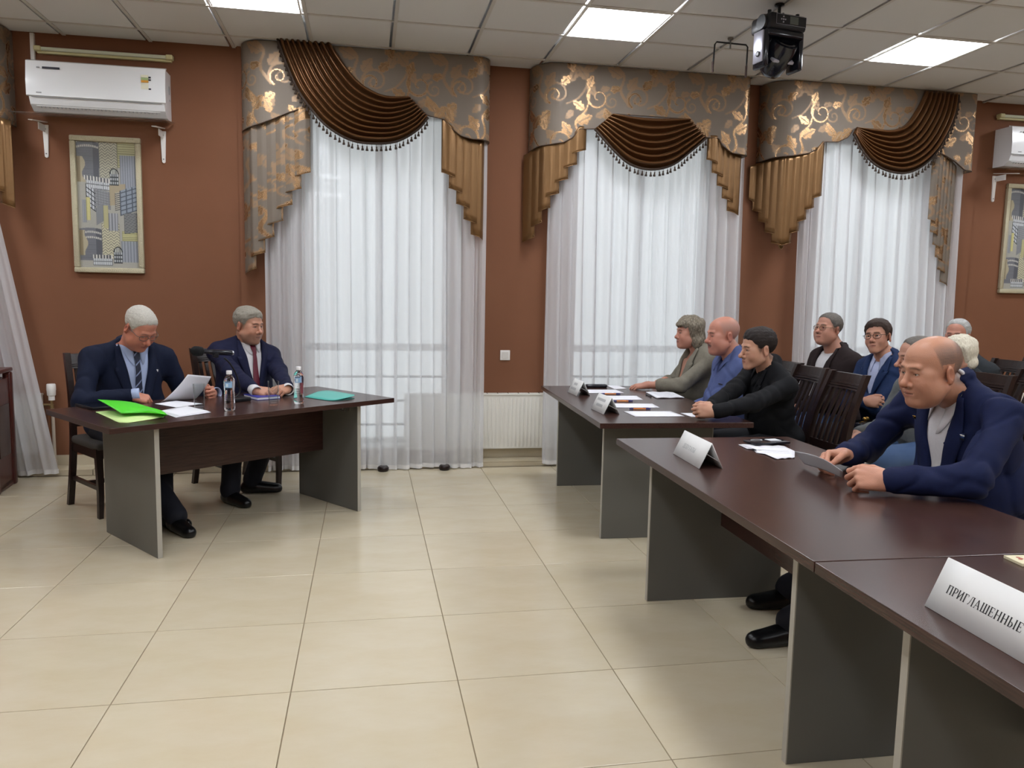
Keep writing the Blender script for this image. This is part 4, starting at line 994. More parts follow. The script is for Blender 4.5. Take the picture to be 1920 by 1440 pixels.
    # ---- eyes
    for sg in (-1, 1):
        c = np.array([sg*.0315, .0760, .0045]); b = MB(); look = rot(math.radians(sp.get('gaze', (0, 0))[0]), math.radians(sp.get('gaze', (0, 0))[1]), 0); vs = []; n, m = 20, 20; cols = []
        for i in range(m+1):
            a = math.pi*i/m
            for j in range(n):
                w_ = 2*math.pi*j/n; v = np.array([math.sin(a)*math.cos(w_), math.cos(a), math.sin(a)*math.sin(w_)])*.0128; vs.append(hd+HR @ ((c+look @ v)*hs)); ang = math.degrees(a)
                cols.append(lin('#100c0b') if ang < 13 else lin(sp.get('iris', '#4a382c')) if ang < 27 else lin('#aaa39c'))
        fs = [(i*n+j, i*n+(j+1) % n, (i+1)*n+(j+1) % n, (i+1)*n+j) for i in range(m) for j in range(n)]
        part('eye', vs, fs, EYEM, True, np.array(cols))
    # ---- hair
    if 'hair' in sp:
        hp = sp['hair']; r_ = .165*hs; st = hp.get('res', .0045); lo_, hi_ = hd-r_*1.15, hd+r_*1.15; lo_[2] -= hp.get('down', 0)
        Fh = Field(*[axis(lo_[i], hi_[i], st, []) for i in range(3)]); Pl = tuple(q/f32(hs) for q in loc_pts(Fh.pts((slice(None),)*3), hd, HR)); th = hp['th']
        hl = np.interp(Pl[1], hp['y'], hp['z']).astype(f32)+hp.get('part', 0)*Pl[0]+hp.get('jag', .0025)*(np.sin(Pl[0]*170+1.0+30*Pl[1])+.7*np.sin(Pl[0]*390+50*Pl[1]))*(Pl[1] > .03)
        tp = np.clip((Pl[2]-hl)/hp.get('taper', .035), 0, 1)**.6; wx = np.clip(np.abs(Pl[0])/.078, 0, 1)**2; wz = np.clip((Pl[2]-.02)/.10, 0, 1)**1.2; wy = np.clip((Pl[1]-.02)/.07, 0, 1)
        thk = (th[0]*wx+th[1]*(1-wx))*(1-wz)+th[2]*wz; thk = thk*(1-wy)+(thk*hp.get('front', .8))*wy
        d = ell(Pl, (0, -.018, .045), (.0772, .0972, .0832)); d = smin(d, ell(Pl, (0, .022, .050), (.0662, .0672, .0622)), .02)-thk*tp
        for e_ in hp.get('blobs', []): d = smin(d, ell((np.abs(Pl[0]), Pl[1], Pl[2]), e_[0], e_[1]), .02)
        an = hp.get('aniso', (1, .5, 1)); Pn = tuple(q*f32(w_) for q, w_ in zip(Pl, an)); d = d + hp.get('noise', .002)*(tnoise(*Pn, hp.get('freq', 160), 5)+.6*tnoise(*Pn, hp.get('freq', 160)*2.1, 6))
        d = smax(d, (hl-Pl[2])*f32(.75), .004)
        if 'cuty' in hp: d = smax(d, Pl[1]-f32(hp['cuty'])-f32(hp.get('cutz', 0))*Pl[2], .01)
        Fh.D = (d*f32(hs)).astype(f32); Vh, Qh = Fh.mesh(); part('hair', Vh, Qh, hp['mat'])
    # ---- trousers
    def limb_noise(F, amp, seed, f=42):
        X, Y, Z = F.pts((slice(None),)*3); F.D += (amp*tnoise(X, Y, Z, f, seed)+amp*.5*tnoise(X, Y, Z, f*2.3, seed+1)).astype(f32)
    tr = M(*sp['trousers']) if isinstance(sp['trousers'], tuple) else sp['trousers']
    lp = np.array([hip-.2, hip+.2]+[q for k in 'RL' for q in (legs[k][1]-.1, legs[k][1]+.1, legs[k][2]-.09, legs[k][2]+.09)]); F = Field(*[axis(a, b, .014, []) for a, b in zip(lp.min(0), lp.max(0))])
    F.ell(hip+np.array([0, -.01, -.02]), (.180*g, .140, .105), .05)
    for k in 'RL':
        hj, kn, an = legs[k]; F.cone(hj, kn, .092, .074, .05); F.cone(kn, an+np.array([0, -.005, .015]), .070, .064, .03)
    limb_noise(F, .0045, 11); V, Q = F.mesh(); part('trousers', V, Q, tr)
    SHOE = M('black_leather_shoe', '#0c0c0e', .28, spec=.5)
    for k, sg in (('R', 1), ('L', -1)):
        an = legs[k][2]; td = unit(np.array([sg*.18, 1, 0])) if 'toe' not in sp else unit(Ld(sp['toe'][k])); h0 = np.array([an[0], an[1], 0])-td*.05; t0 = h0+td*.25
        F = Field(axis(min(h0[0], t0[0])-.07, max(h0[0], t0[0])+.07, .009, []), axis(min(h0[1], t0[1])-.07, max(h0[1], t0[1])+.07, .009, []), axis(-.02, .16, .009, []))
        F.cone(h0+[0, 0, .040], t0+[0, 0, .028]-td*.035, .040, .036, .02); F.cone(h0+td*.08+[0, 0, .045], t0+[0, 0, .026]-td*.06, .046, .036, .02); F.cone(h0+td*.03+[0, 0, .04], h0+td*.03+[0, 0, .11], .040, .042, .02)
        F.D = np.maximum(F.D, (.003-F.pts((slice(None),)*3)[2]).astype(f32)+0*F.D); V, Q = F.mesh(); part('shoe', V, Q, SHOE)
    # ---- upper clothes
    cl = sp['cloth']; kind = cl['kind']; st = cl.get('res', .0095); off = cl.get('off', .018)
    ap = np.array([hip-[.25, .22, .12], hip+[.25, .25, .1], nb+.1, nb-.1]+[q for k in 'RL' for q in (sh[k]-.1, sh[k]+.1, el[k]-.09, el[k]+.09, wr[k][0]-.07, wr[k][0]+.07)]); lo, hi = ap.min(0)-.02, ap.max(0)+.02
    F = Field(*[axis(a, b, st, []) for a, b in zip(lo, hi)]); torso(F, off)
    slv = cl.get('sleeve', .985)
    if cl.get('ring', True):
        na_ = unit(hd+HR @ np.array([0, -.03, -.06])*hs-nb); nf_ = unit(fwd-na_*(fwd @ na_)); nr_ = np.cross(nf_, na_); rr_ = .066*sp.get('neck', 1)+.017; pv = None
        for i in range(15):
            a = 1.05+(2*math.pi-2.1)*i/14; q0 = nb+na_*(.006+.014*math.cos(math.pi-a))+(nf_*math.cos(a)+nr_*math.sin(a))*rr_-nf_*.008
            if pv is not None: F.cone(pv, q0, .0125, .0125, .018)
            pv = q0
    X, Y, Z = F.pts((slice(None),)*3)
    s_ = (nb[0]-X)*f32(up[0])+(nb[1]-Y)*f32(up[1])+(nb[2]-Z)*f32(up[2]); q_ = (X-f32(nb[0]))*f32(fwd[0])+(Y-f32(nb[1]))*f32(fwd[1])+(Z-f32(nb[2]))*f32(fwd[2]); u_ = (X-f32(nb[0]))*f32(rt[0])+(Y-f32(nb[1]))*f32(rt[1])+(Z-f32(nb[2]))*f32(rt[2])
    F.D = np.maximum(F.D, -(s_+f32(cl.get('collar_up', .075))-.9*np.maximum(0, .0+q_)*0).astype(f32)+0*F.D)   # flat at the neck
    F.D = np.maximum(F.D, (f32(hip[2]-.105)-Z)+0*F.D)
    ap_s, ap_w = cl.get('v', (0, 0)); jm = cl['mat']
    shirtV = None
    if ap_s:
        F2 = Field(*[axis(a, b, .011, []) for a, b in zip(lo, hi)]); torso(F2, off-.013); X2, Y2, Z2 = F2.pts((slice(None),)*3)
        s2 = (nb[0]-X2)*f32(up[0])+(nb[1]-Y2)*f32(up[1])+(nb[2]-Z2)*f32(up[2]); q2 = (X2-f32(nb[0]))*f32(fwd[0])+(Y2-f32(nb[1]))*f32(fwd[1])+(Z2-f32(nb[2]))*f32(fwd[2]); u2 = (X2-f32(nb[0]))*f32(rt[0])+(Y2-f32(nb[1]))*f32(rt[1])+(Z2-f32(nb[2]))*f32(rt[2])
        F2.D += (.0022*tnoise(X2, Y2, Z2, 60, 8)).astype(f32)
        F2.D = np.maximum(np.maximum(F2.D, np.abs(u2)-f32(.135)), np.maximum(-.0-q2, np.maximum(s2-f32(ap_s+.07), -(s2+f32(cl.get('shirt_up', .028))))))
        V, Q = F2.mesh(); shirtV = (V, Q); part(cl.get('under_name', 'shirt'), V, Q, cl['shirt'])
        wv = ap_w*np.clip(1-(s_+.03)/(ap_s+.03), 0, 1.2); sk = cl.get('skew', 0)
        cut = np.maximum(np.maximum(np.abs(u_-f32(sk)*np.clip(s_, 0, .5))-wv, s_-f32(ap_s))*.8, -.0-q_); F.D = np.maximum(F.D, -cut.astype(f32))
    Vt, Qt = F.mesh()
    for k in 'RL':
        we = el[k]+(wr[k][0]-el[k])*(slv-.03); F.cone(sh[k], el[k], .060*cl.get('arm', 1), .054*cl.get('arm', 1), .045); F.cone(el[k], we, .055*cl.get('arm', 1), .044*cl.get('cuffr', 1), .025)
    amp = cl.get('crease', .004)
    F.D += (amp*.8*tnoise(X, Y, Z, 30, sp.get('seed', 1))+amp*.4*tnoise(X, Y, Z, 75, sp.get('seed', 1)+3)).astype(f32)
    for sd, fq, am in ((50, 17, 1.5), (51, 26, 1.0)):   # sharp folds of worn cloth
        nn = np.abs(tnoise(X, Y, Z, fq, sp.get('seed', 1)+sd)); F.D += (amp*am*np.exp(-(nn/.10)**2)).astype(f32)
    for k in 'RL':   # creases gathered at each elbow
        r2 = (X-f32(el[k][0]))**2+(Y-f32(el[k][1]))**2+(Z-f32(el[k][2]))**2; ax = unit(wr[k][0]-sh[k]); ph = (X*f32(ax[0])+Y*f32(ax[1])+Z*f32(ax[2]))
        F.D += (.0042*np.exp(-r2/.010)*np.sin(ph*92+2.6*np.sin((X*.8+Z)*17+ph*9)+1.5*tnoise(X, Y, Z, 30, 41))*(.6+.4*tnoise(X, Y, Z, 22, 42))).astype(f32)
        r3 = (X-f32(sh[k][0]))**2+(Y-f32(sh[k][1]))**2+(Z-f32(sh[k][2])+.10)**2; F.D += (.0036*np.exp(-r3/.018)*np.sin((ph*.5+Z*.8+X*.3)*60+2.2*tnoise(X, Y, Z, 24, 43))).astype(f32)
    V, Q = F.mesh(); jo = part(kind, V, Q, jm); V, Q = Vt, Qt; tree = BVHTree.FromPolygons([tuple(v) for v in V], [tuple(map(int, q)) for q in Q])
    tr2 = BVHTree.FromPolygons([tuple(v) for v in shirtV[0]], [tuple(map(int, q)) for q in shirtV[1]]) if shirtV else None
    def drape(u, s, o, trees=(tree,)):
        base = nb+rt*u-up*s; org = Vector(base+fwd*.5); best = None
        for t in trees:
            if t is None: continue
            h = t.ray_cast(org, Vector(-fwd), .75)
            if h[0] is not None and (best is None or h[3] < best): best = h[3]
        return base+fwd*(.5-(best if best is not None else .42)+o)
    def sheet(name, G, mat, t=.004, parent=body):
        o = link(name, gridmesh(name, np.array(G), mat), parent); solidify(o, t, 0); return o
    both = (tree, tr2)
    if ap_s and cl.get('lapel', True):
        sk = cl.get('skew', 0)
        for sg in (-1, 1):
            G = []; N_ = 26
            for i in range(N_):
                t = i/(N_-1); s = -.035+(ap_s+.025)*t; ue = sg*ap_w*max(1-(s+.03)/(ap_s+.03), 0)*1.0+sk*max(s, 0)
                wl = np.interp(t, [0, .10, .28, .285, .32, .6, 1], [.026, .040, .060, .030, .074, .055, .012])*cl.get('lw', 1); row = []
                for j in range(7): row.append(drape(ue+sg*(wl*j/6-.003), s+(.010*(j/6) if t < .3 else -.012*(j/6)), .006+.005*math.sin(math.pi*j/6*.9), both))
                G.append(row)
            sheet('lapel', G, jm, .005)
    if 'collar' in cl:
        na = unit(hd+HR @ np.array([0, -.03, -.06])*hs-nb); nf = unit(fwd-na*(fwd @ na)); nr = np.cross(nf, na); G = []; rN = .067*sp.get('neck', 1); open_ = cl.get('collar_open', .22)
        for i in range(41):
            a = open_+(2*math.pi-2*open_)*i/40; dirv = nf*math.cos(a)+nr*math.sin(a); e = math.exp(-((min(a, 2*math.pi-a)-open_)/.42)**2)
            top = nb+na*(.044-.020*e)+dirv*(rN-.003)-nf*.010; mid = nb+na*(.041-.022*e)+dirv*(rN+.005)-nf*.009; low = nb+na*(.012-.034*e)+dirv*(rN+.012+.010*e)-nf*.007; lw_ = nb+na*(.004-.056*e)+dirv*(rN+.016+.016*e)-nf*.004
            fr = []
            for p_ in (low, lw_):
                u0 = (p_-nb) @ rt; s0 = -(p_-nb) @ up
                if e > .15 and tr2 is not None: dp = drape(u0, s0, .007, both if kind == 'shirt' else (tr2,)); p_ = dp if (dp-p_) @ fwd > 0 else p_
                fr.append(p_)
            G.append([nb+na*.005+dirv*(rN-.006)-nf*.010, top, mid, fr[0], fr[1]])
        sheet('collar', G, cl['collar'], .003)
    if 'tie' in cl:
        G = []
        for i in range(30):
            t = i/29; s = -.005+(ap_s+.05)*t; w_ = np.interp(t, [0, .02, .10, .13, 1], [.020, .022, .014, .013, .036]); G.append([drape(w_*q, s, .010+(.010 if t < .11 else 0)+.004*(1-q*q), (tr2,)) for q in np.linspace(-1, 1, 7)])
        sheet('tie', G, cl['tie'], .004)
    if cl.get('cuff'):
        for k in 'RL':
            if wr[k][3] is None: continue
            d_ = unit(wr[k][0]-el[k]); e0 = el[k]+(wr[k][0]-el[k])*(slv-.03)+d_*.040*cl.get('cuffr', 1); b = MB(); b.tube([tuple(e0-d_*.04), tuple(e0), tuple(e0+d_*.020)], [.036, .0365, .0355], 18, cap=False); o = b.obj('cuff', cl['cuff'], body, True); solidify(o, .003)
    for (u, s, w_, h_, m_, nm) in cl.get('pins', []):
        p0 = drape(u, s, .010, both); b = MB(); b.box((0, 0, 0), (w_, .004, h_), bev=.001); Rm = Matrix(np.stack([rt, fwd, up], 1).tolist()); o = b.obj(nm, m_, body); o.data.transform(Rm.to_4x4()); o.location = p0
    if 'glasses' in sp: glasses(sp['glasses'], body, hd, HR, hs)
    sp['tips'] = tips; sp['L'] = L; sp['drape'] = drape; sp['body'] = body; sp['both'] = both; sp['hd'] = hd; sp['HR'] = HR; sp['jm'] = jm
    return sp
LENS = None
def glasses(mat, body, hd, HR, hs, w=.026, h=.0165):
    global LENS
    if LENS is None:
        LENS = M('spectacle_lens', '#ffffff', .02, trans=1.0, ior=1.02, spec=.3)
    W = lambda p: tuple(hd+HR @ (np.array(p)*hs)); root = bpy.data.objects.new('glasses', None)
    b = MB()
    for sg in (-1, 1):
        ring = [W((sg*.0335+w*math.copysign(abs(math.cos(a))**.7, math.cos(a)), .102-.010*abs(math.cos(a))*(1 if math.cos(a)*sg > 0 else 0), .002+h*math.copysign(abs(math.sin(a))**.7, math.sin(a)))) for a in np.linspace(0, 2*math.pi, 28, endpoint=False)]
        b.tube(ring, .0017*hs, 5, closed=True)
        b.tube([W((sg*.0595, .094, .008)), W((sg*.074, .080, .010)), W((sg*.081, .030, .012)), W((sg*.083, -.008, .012)), W((sg*.083, -.020, -.002))], .0018*hs, 5)
    b.tube([W((-.008, .104, .004)), W((0, .109, .008)), W((.008, .104, .004))], .0013*hs, 5)
    o = b.obj('glasses', mat, body, True)
    for sg in (-1, 1):
        l = MB(); n = 24; vs = [W((sg*.0335+w*.97*math.copysign(abs(math.cos(a))**.7, math.cos(a)), .102, .002+h*.97*math.copysign(abs(math.sin(a))**.7, math.sin(a)))) for a in np.linspace(0, 2*math.pi, n, endpoint=False)]
        l.add(vs, [tuple(range(n))]); l.obj('lens', LENS, o)
    return o
# ------------------------------------------------------------------ the eleven sitters
def cloth_m(name, col, r=.75, c2=None): return M(name, col, r, spec=.25, sheen=0, bump=(700, .25), mottle=(c2 or col, 60, .5))
NAVY1 = cloth_m('navy_wool', '#121a31', .78, '#0f1629'); NAVY2 = cloth_m('dark_navy_wool', '#161935', .78, '#12152d'); NAVY3 = cloth_m('blue_navy_wool', '#131c40', .78, '#101836')
NAVY4 = cloth_m('mid_blue_suiting', '#1d2f54', .78, '#182848'); BLACKJ = cloth_m('black_suiting', '#0f1014', .78, '#0c0d10'); GREYJ = cloth_m('grey_melange', '#7d786b', .85, '#6c675b')
BLUES = cloth_m('blue_shirt_cotton', '#56628f', .8, '#4e5b88'); BROWNJ = cloth_m('dark_brown_cloth', '#2a2020', .82, '#231b1b'); SLATE = cloth_m('dark_slate_suiting', '#2b2f33', .78, '#2d3135')
GREYC = cloth_m('grey_cloth', '#6f7272', .85, '#5c5f60'); LBLUE = cloth_m('pale_blue_shirt', '#a9b7d6', .7, '#a1b0d2'); WSHIRT = cloth_m('white_shirt', '#d8d6d8', .7, '#cdcbce'); BLKSH = cloth_m('black_knit', '#0e0f13', .8)
LILAC = cloth_m('lilac_check_shirt', '#b3bad6', .7, '#a0a9cc'); CREAMS = cloth_m('cream_blouse', '#b98a76', .7)
TRN = ('dark_navy_trousers', '#11131f', .8); TRB = ('black_trousers', '#101116', .8); TRJ = ('blue_denim', '#3d5478', .85)
GREYH = hairmat('silver_grey_hair', '#a8a49b', '#d2cec4'); ASHH = hairmat('ash_grey_hair', '#7d776c', '#a39d90'); DARKH = hairmat('dark_brown_hair', '#1c1614', '#2b211d'); BRWNH = hairmat('brown_hair', '#2f231e', '#43332b')
CURLH = hairmat('grey_brown_curly_hair', '#5f574a', '#978d7b', (16, 16, 7), .7); WHITH = hairmat('pale_blond_hair', '#cfc7b0', '#e9e3d2', (16, 16, 7), .7); SALTH = hairmat('salt_grey_hair', '#9b9b98', '#c5c5c2'); DGREYH = hairmat('dark_grey_hair', '#55504b', '#77716a')
WIRE = M('gold_wire_frame', '#8c7a5e', .3, .8); DWIRE = M('dark_wire_frame', '#2a2422', .35, .3); GUN = M('gunmetal_frame', '#6a6462', .3, .7)
def stripes(name, base, line, sc, ang):
    m = M(name, base, .6, bump=(500, .2)); nt = m.node_tree; N = nt.nodes; L_ = nt.links; tc = N.new('ShaderNodeTexCoord'); mp = N.new('ShaderNodeMapping'); mp.inputs['Rotation'].default_value = ang; L_.new(tc.outputs['Object'], mp.inputs[0])
    w = N.new('ShaderNodeTexWave'); w.inputs['Scale'].default_value = sc; L_.new(mp.outputs[0], w.inputs['Vector']); r = N.new('ShaderNodeMath'); r.operation = 'GREATER_THAN'; r.inputs[1].default_value = .93; L_.new(w.outputs['Fac'], r.inputs[0])
    mx = N.new('ShaderNodeMix'); mx.data_type = 'RGBA'; mx.inputs[6].default_value = (*lin(base), 1); mx.inputs[7].default_value = (*lin(line), 1); L_.new(r.outputs[0], mx.inputs[0]); L_.new(mx.outputs[2], N['Principled BSDF'].inputs['Base Color']); return m
TIE1 = stripes('striped_navy_tie', '#161c33', '#7d88a8', 7.5, (0, .75, 0)); TIE2 = M('wine_red_tie', '#5c1226', .5, bump=(500, .2)); GOLDP = M('gold_pin', '#c9a25a', .25, 1.0); SILVP = M('silver_pin', '#b9bcc2', .25, .9); WHITEP = M('white_pin', '#e8e8e8', .4)
HY = [-.13, -.052, -.036, -.022, .006, .017, .029, .044, .060, .078, .10]
SHORT = dict(y=HY, z=[-.072, -.062, .004, .026, .014, -.016, .004, .040, .072, .086, .094])
RECED = dict(y=HY, z=[-.072, -.062, .004, .026, .014, -.010, .016, .062, .096, .106, .114])
LOW = dict(y=HY, z=[-.072, -.062, .000, .022, .008, -.020, -.002, .030, .054, .064, .072])
UP = np.array([0, 0, 1.0]); V3 = np.array([*T1V, 0]); L3 = np.array([*T1L, 0]); FT = -52.0
# 1 the man reading
h = onlat(262, 616, -.50); W = onlat(246, 741, -.40)
P1 = person(dict(label='man in navy suit and striped tie reading a sheet, glasses low on nose', face=FT, hip=(*(t1(-.36, -.80)[:2]), .56), nb=t1(-.345, -.62, 1.055), head=h, hyaw=FT+13, hpitch=36, hroll=0, girth=1.12, fat=.8, sw=.225, drop=.05, hs=1.02, neck=1.08, res=.0042, hres=.006, hand=1.03, seed=3,
    hands={'R': (W, onlat(303, 754, -.34)-W, V3*.45+UP*.9, 'pinch', -V3*.1-L3*.9-UP*.55), 'L': (onlat(398, 738, -.40), V3*.6-L3*.55+UP*.15, L3*.8+V3*.5+UP*.2, 'fist', -UP*1.0-V3*.6+L3*.2)},
    ankles={'R': (*(onz(338, 975, .08)[:2]-T1V*.05), .08), 'L': (*(onz(330, 968, .08)[:2]-T1V*.12-T1L*.02), .08)}, toe={'R': T1V.tolist()+[0], 'L': (T1V+T1L*.4).tolist()+[0]},
    headp=dict(skin='#c07f69', red='#b4503f', fw=1.03, fat=.9, brow='#a08f80', browk=.5, open=.45, handskin='#c4866f', jaw=1.04), iris='#55606a', gaze=(0, 25),
    hair=dict(th=(.004, .004, .008), mat=GREYH, noise=.0022, freq=220, **SHORT), glasses=GUN,
    trousers=TRN, cloth=dict(kind='jacket', mat=NAVY1, v=(.40, .095), shirt=LBLUE, collar=LBLUE, tie=TIE1, cuff=LBLUE, off=.020, res=.009, arm=1.08, crease=.0045, pins=[(-.120, .105, .016, .016, WHITEP, 'round_badge')])))
# 2 the man with the red tie
h = onlat(466, 611, -.72); W = onz(476, 731, .785)
P2 = person(dict(label='grey-haired man in navy suit and wine red tie with clasped hands', face=FT, hip=(*(t1(.48, -.83)[:2]), .55), nb=t1(.535, -.765, 1.04), head=h, hyaw=FT+17, hpitch=6, hroll=0, girth=1.06, fat=.7, sw=.215, drop=.05, hs=1.03, neck=1.12, res=.0042, hres=.006, hand=1.0, seed=5,
    hands={'R': (W, L3*.95+V3*.25+UP*.10, V3*.75+UP*.7-L3*.1, 'clasp', -L3*.6-UP*1.0-V3*.3), 'L': (onz(539, 728, .785), -L3*.95+V3*.15+UP*.1, V3*.55+UP*.8, 'clasp', L3*.6-UP*1.0-V3*.3)},
    ankles={'R': (*(onz(440, 925, .08)[:2]-T1V*.05), .08), 'L': (*(onz(480, 905, .08)[:2]-T1V*.04), .08)}, toe={'R': (T1V*.9+T1L*.1).tolist()+[0], 'L': (T1V*.6+T1L*.8).tolist()+[0]},
    headp=dict(skin='#bb8870', red='#a85843', fw=1.03, fat=.65, brow='#4c4038', stubble='#6a5c54', open=.75, jaw=1.1, moustache=None), iris='#4a4038',
    hair=dict(th=(.007, .006, .013), front=1.4, mat=ASHH, noise=.003, freq=170, part=.12, **LOW),
    trousers=TRN, cloth=dict(kind='jacket', mat=NAVY2, v=(.36, .085), shirt=WSHIRT, collar=WSHIRT, tie=TIE2, cuff=WSHIRT, off=.020, res=.009, arm=1.1, slv=.95, pins=[(-.125, .075, .014, .018, GOLDP, 'lapel_pin')])))
# 3 the woman
h = onx(1292, 625, 2.45); W = onz(1213, 722, .772); Y3 = h[1]
P3 = person(dict(label='woman with wavy hair in a grey jacket, hands on the table', face=180, hip=(2.62, Y3, .55), nb=(2.53, Y3, 1.035), head=h, hyaw=180, hpitch=0, girth=1.06, fat=.8, sw=.175, drop=.05, hs=.96, neck=.92, res=.0048, hres=.0065, hand=.9, seed=7,
    hands={'L': (W, onz(1168, 726, .750)-W, UP+np.array([0, -.25, 0]), 'relax', np.array([.2, -.9, -.6])), 'R': (onz(1247, 713, .785), np.array([-.8, -.3, -.05]), UP, 'relax', np.array([.2, .9, -.6]))},
    headp=dict(skin='#b98470', red='#b4685a', lip='#a0525a', fw=.98, fat=.55, brow='#5a4a40', nose=.97, open=.9, noear=True), iris='#5a5040',
    hair=dict(th=(.018, .016, .022), front=.9, mat=CURLH, noise=.0085, freq=115, aniso=(1, 1, .45), y=[-.16, -.02, .004, .022, .040, .070, .12], z=[-.125, -.125, -.115, -.030, .045, .052, .058], blobs=[((.060, -.045, -.060), (.034, .052, .060)), ((.040, -.075, -.030), (.045, .045, .075)), ((.02, .085, .070), (.040, .022, .018))], down=.03, jag=.008),
    trousers=TRB, cloth=dict(kind='jacket', mat=GREYJ, v=(.34, .075), shirt=CREAMS, under_name='blouse', off=.018, sleeve=.62, cuffr=1.22, arm=1.0, lw=1.1, shirt_up=-.05)))
# 4 the man in the blue shirt
h = onx(1355, 630, 2.45); Y4 = h[1]
P4 = person(dict(label='bald man with a moustache in a blue shirt', face=180, hip=(2.64, Y4, .55), nb=(2.53, Y4, 1.035), head=h, hyaw=180, hpitch=3, girth=1.12, fat=1.0, sw=.205, drop=.055, hs=1.06, neck=1.15, res=.0048, hres=.012, seed=9,
    hands={'L': ((2.32, Y4-.10, .66), (-.6, .6, -.2), (0, -.5, .9), 'relax'), 'R': ((2.32, Y4+.12, .66), (-.6, -.6, -.2), (0, .5, .9), 'relax')},
    headp=dict(skin='#bd8370', red='#b0544a', fw=1.08, fat=1.0, brow='#5a4c44', moustache='#3c332e', open=.5, jaw=1.1, scalp='#9a8f8a', scalp_k=.45, scalp_y=RECED['y'], scalp_z=RECED['z'], bald=.045), iris='#4a4038',
    trousers=TRB, cloth=dict(kind='shirt', mat=BLUES, ring=False, off=.016, v=(.13, .05), shirt=M('dark_blue_inner', '#232f58', .8), under_name='undershirt', lapel=False, collar=BLUES, collar_open=.30, crease=.0055, pins=[(-.10, .155, .055, .008, M('glasses_black', '#15130f', .3), 'spectacles_in_pocket')])))
# 5 the man in black
h = onx(1421, 656, 2.38); Y5 = h[1]; Wl = onz(1341, 772, .790); 
P5 = person(dict(label='dark-haired man in black jacket with hands clasped on the table', face=180, hip=(2.60, Y5+.10, .55), nb=(2.46, Y5+.03, 1.005), head=h, hyaw=180, hpitch=4, girth=1.0, fat=.2, sw=.205, drop=.05, hs=1.0, res=.0042, hres=.0055, seed=12,
    hands={'L': (Wl, np.array([-1, .30, .05]), np.array([-.05, -.95, .35]), 'clasp', np.array([.3, -.7, -.7])), 'R': (Wl+np.array([.015, .115, .005]), np.array([-1, -.42, .05]), np.array([-.1, .85, .45]), 'clasp', np.array([.3, .8, -.6]))},
    headp=dict(skin='#bd9078', red='#a8644c', fw=.95, fat=0, brow='#1c1614', nose=1.03, open=.7, scalp='#3a302b', scalp_k=.8, scalp_y=HY, scalp_z=[z-.010 for z in SHORT['z']]), iris='#2c211b',
    hair=dict(th=(.004, .006, .017), front=1.25, mat=DARKH, noise=.0026, freq=260, y=HY, z=[-.055, -.045, .010, .026, .014, -.006, .010, .036, .056, .068, .076], taper=.07),
    trousers=TRB, cloth=dict(kind='jacket', mat=BLACKJ, v=(.30, .075), shirt=BLKSH, collar=BLKSH, off=.018, res=.009, arm=1.0, lw=.8, pins=[(-.095, .125, .006, .026, SILVP, 'lapel_pin')])))
# 6 the man in brown
h = onx(1553, 618, 3.45); Y6 = h[1]
P6 = person(dict(label='man with glasses and dark brown jacket over a white T-shirt', face=184, hip=(3.58, Y6+.02, .55), nb=(3.51, Y6, 1.055), head=h, hyaw=196, hpitch=-8, hroll=0, girth=1.1, fat=.8, sw=.21, drop=.05, hs=.98, neck=1.1, res=.0052, hres=.014, seed=14,
    hands={'L': ((3.22, Y6-.08, .64), (-.5, .6, -.1), (0, -.4, .9), 'relax'), 'R': ((3.22, Y6+.12, .64), (-.5, -.6, -.1), (0, .4, .9), 'relax')},
    headp=dict(skin='#bd8a75', red='#ae5c4a', fw=1.08, fat=.9, brow='#5c5048', open=.7, jaw=1.1), iris='#4a4038', glasses=WIRE,
    hair=dict(th=(.004, .005, .008), mat=DGREYH, noise=.002, freq=200, res=.0055, **SHORT),
    trousers=TRJ, cloth=dict(kind='jacket', mat=BROWNJ, v=(.42, .085), skew=0, shirt=WSHIRT, under_name='t_shirt', shirt_up=.0, off=.022, res=.010, arm=1.1, lw=.85, crease=.003)))
# 7 the young man with glasses
h = onx(1646, 633, 3.45); Y7 = h[1]
P7 = person(dict(label='young dark-haired man with glasses in a blue suit, arms folded', face=190, hip=(3.58, Y7+.02, .55), nb=(3.51, Y7-.005, 1.045), head=h, hyaw=212, hpitch=-6, hroll=7, sw=.185, drop=.06, hs=.95, neck=.95, res=.005, hres=.008, seed=16,
    hands={'L': ((3.345, Y7+.11, .80), (.35, 1, .05), (-.9, 0, .3), 'fist', np.array([-.1, -.9, -.6])), 'R': ((3.31, Y7-.11, .765), (.45, -1, .05), (-.9, 0, .3), 'fist', np.array([-.1, .9, -.6]))},
    headp=dict(skin='#bd8b74', red='#b0685a', fw=.94, brow='#2c221d', open=.85, nose=.98), iris='#33271f', glasses=DWIRE,
    hair=dict(th=(.009, .008, .016), front=1.3, mat=BRWNH, noise=.0025, freq=190, res=.005, part=-.15, **LOW),
    trousers=TRN, cloth=dict(kind='jacket', mat=NAVY4, v=(.30, .075), shirt=LILAC, collar=LILAC, collar_open=.3, off=.018, res=.010)))
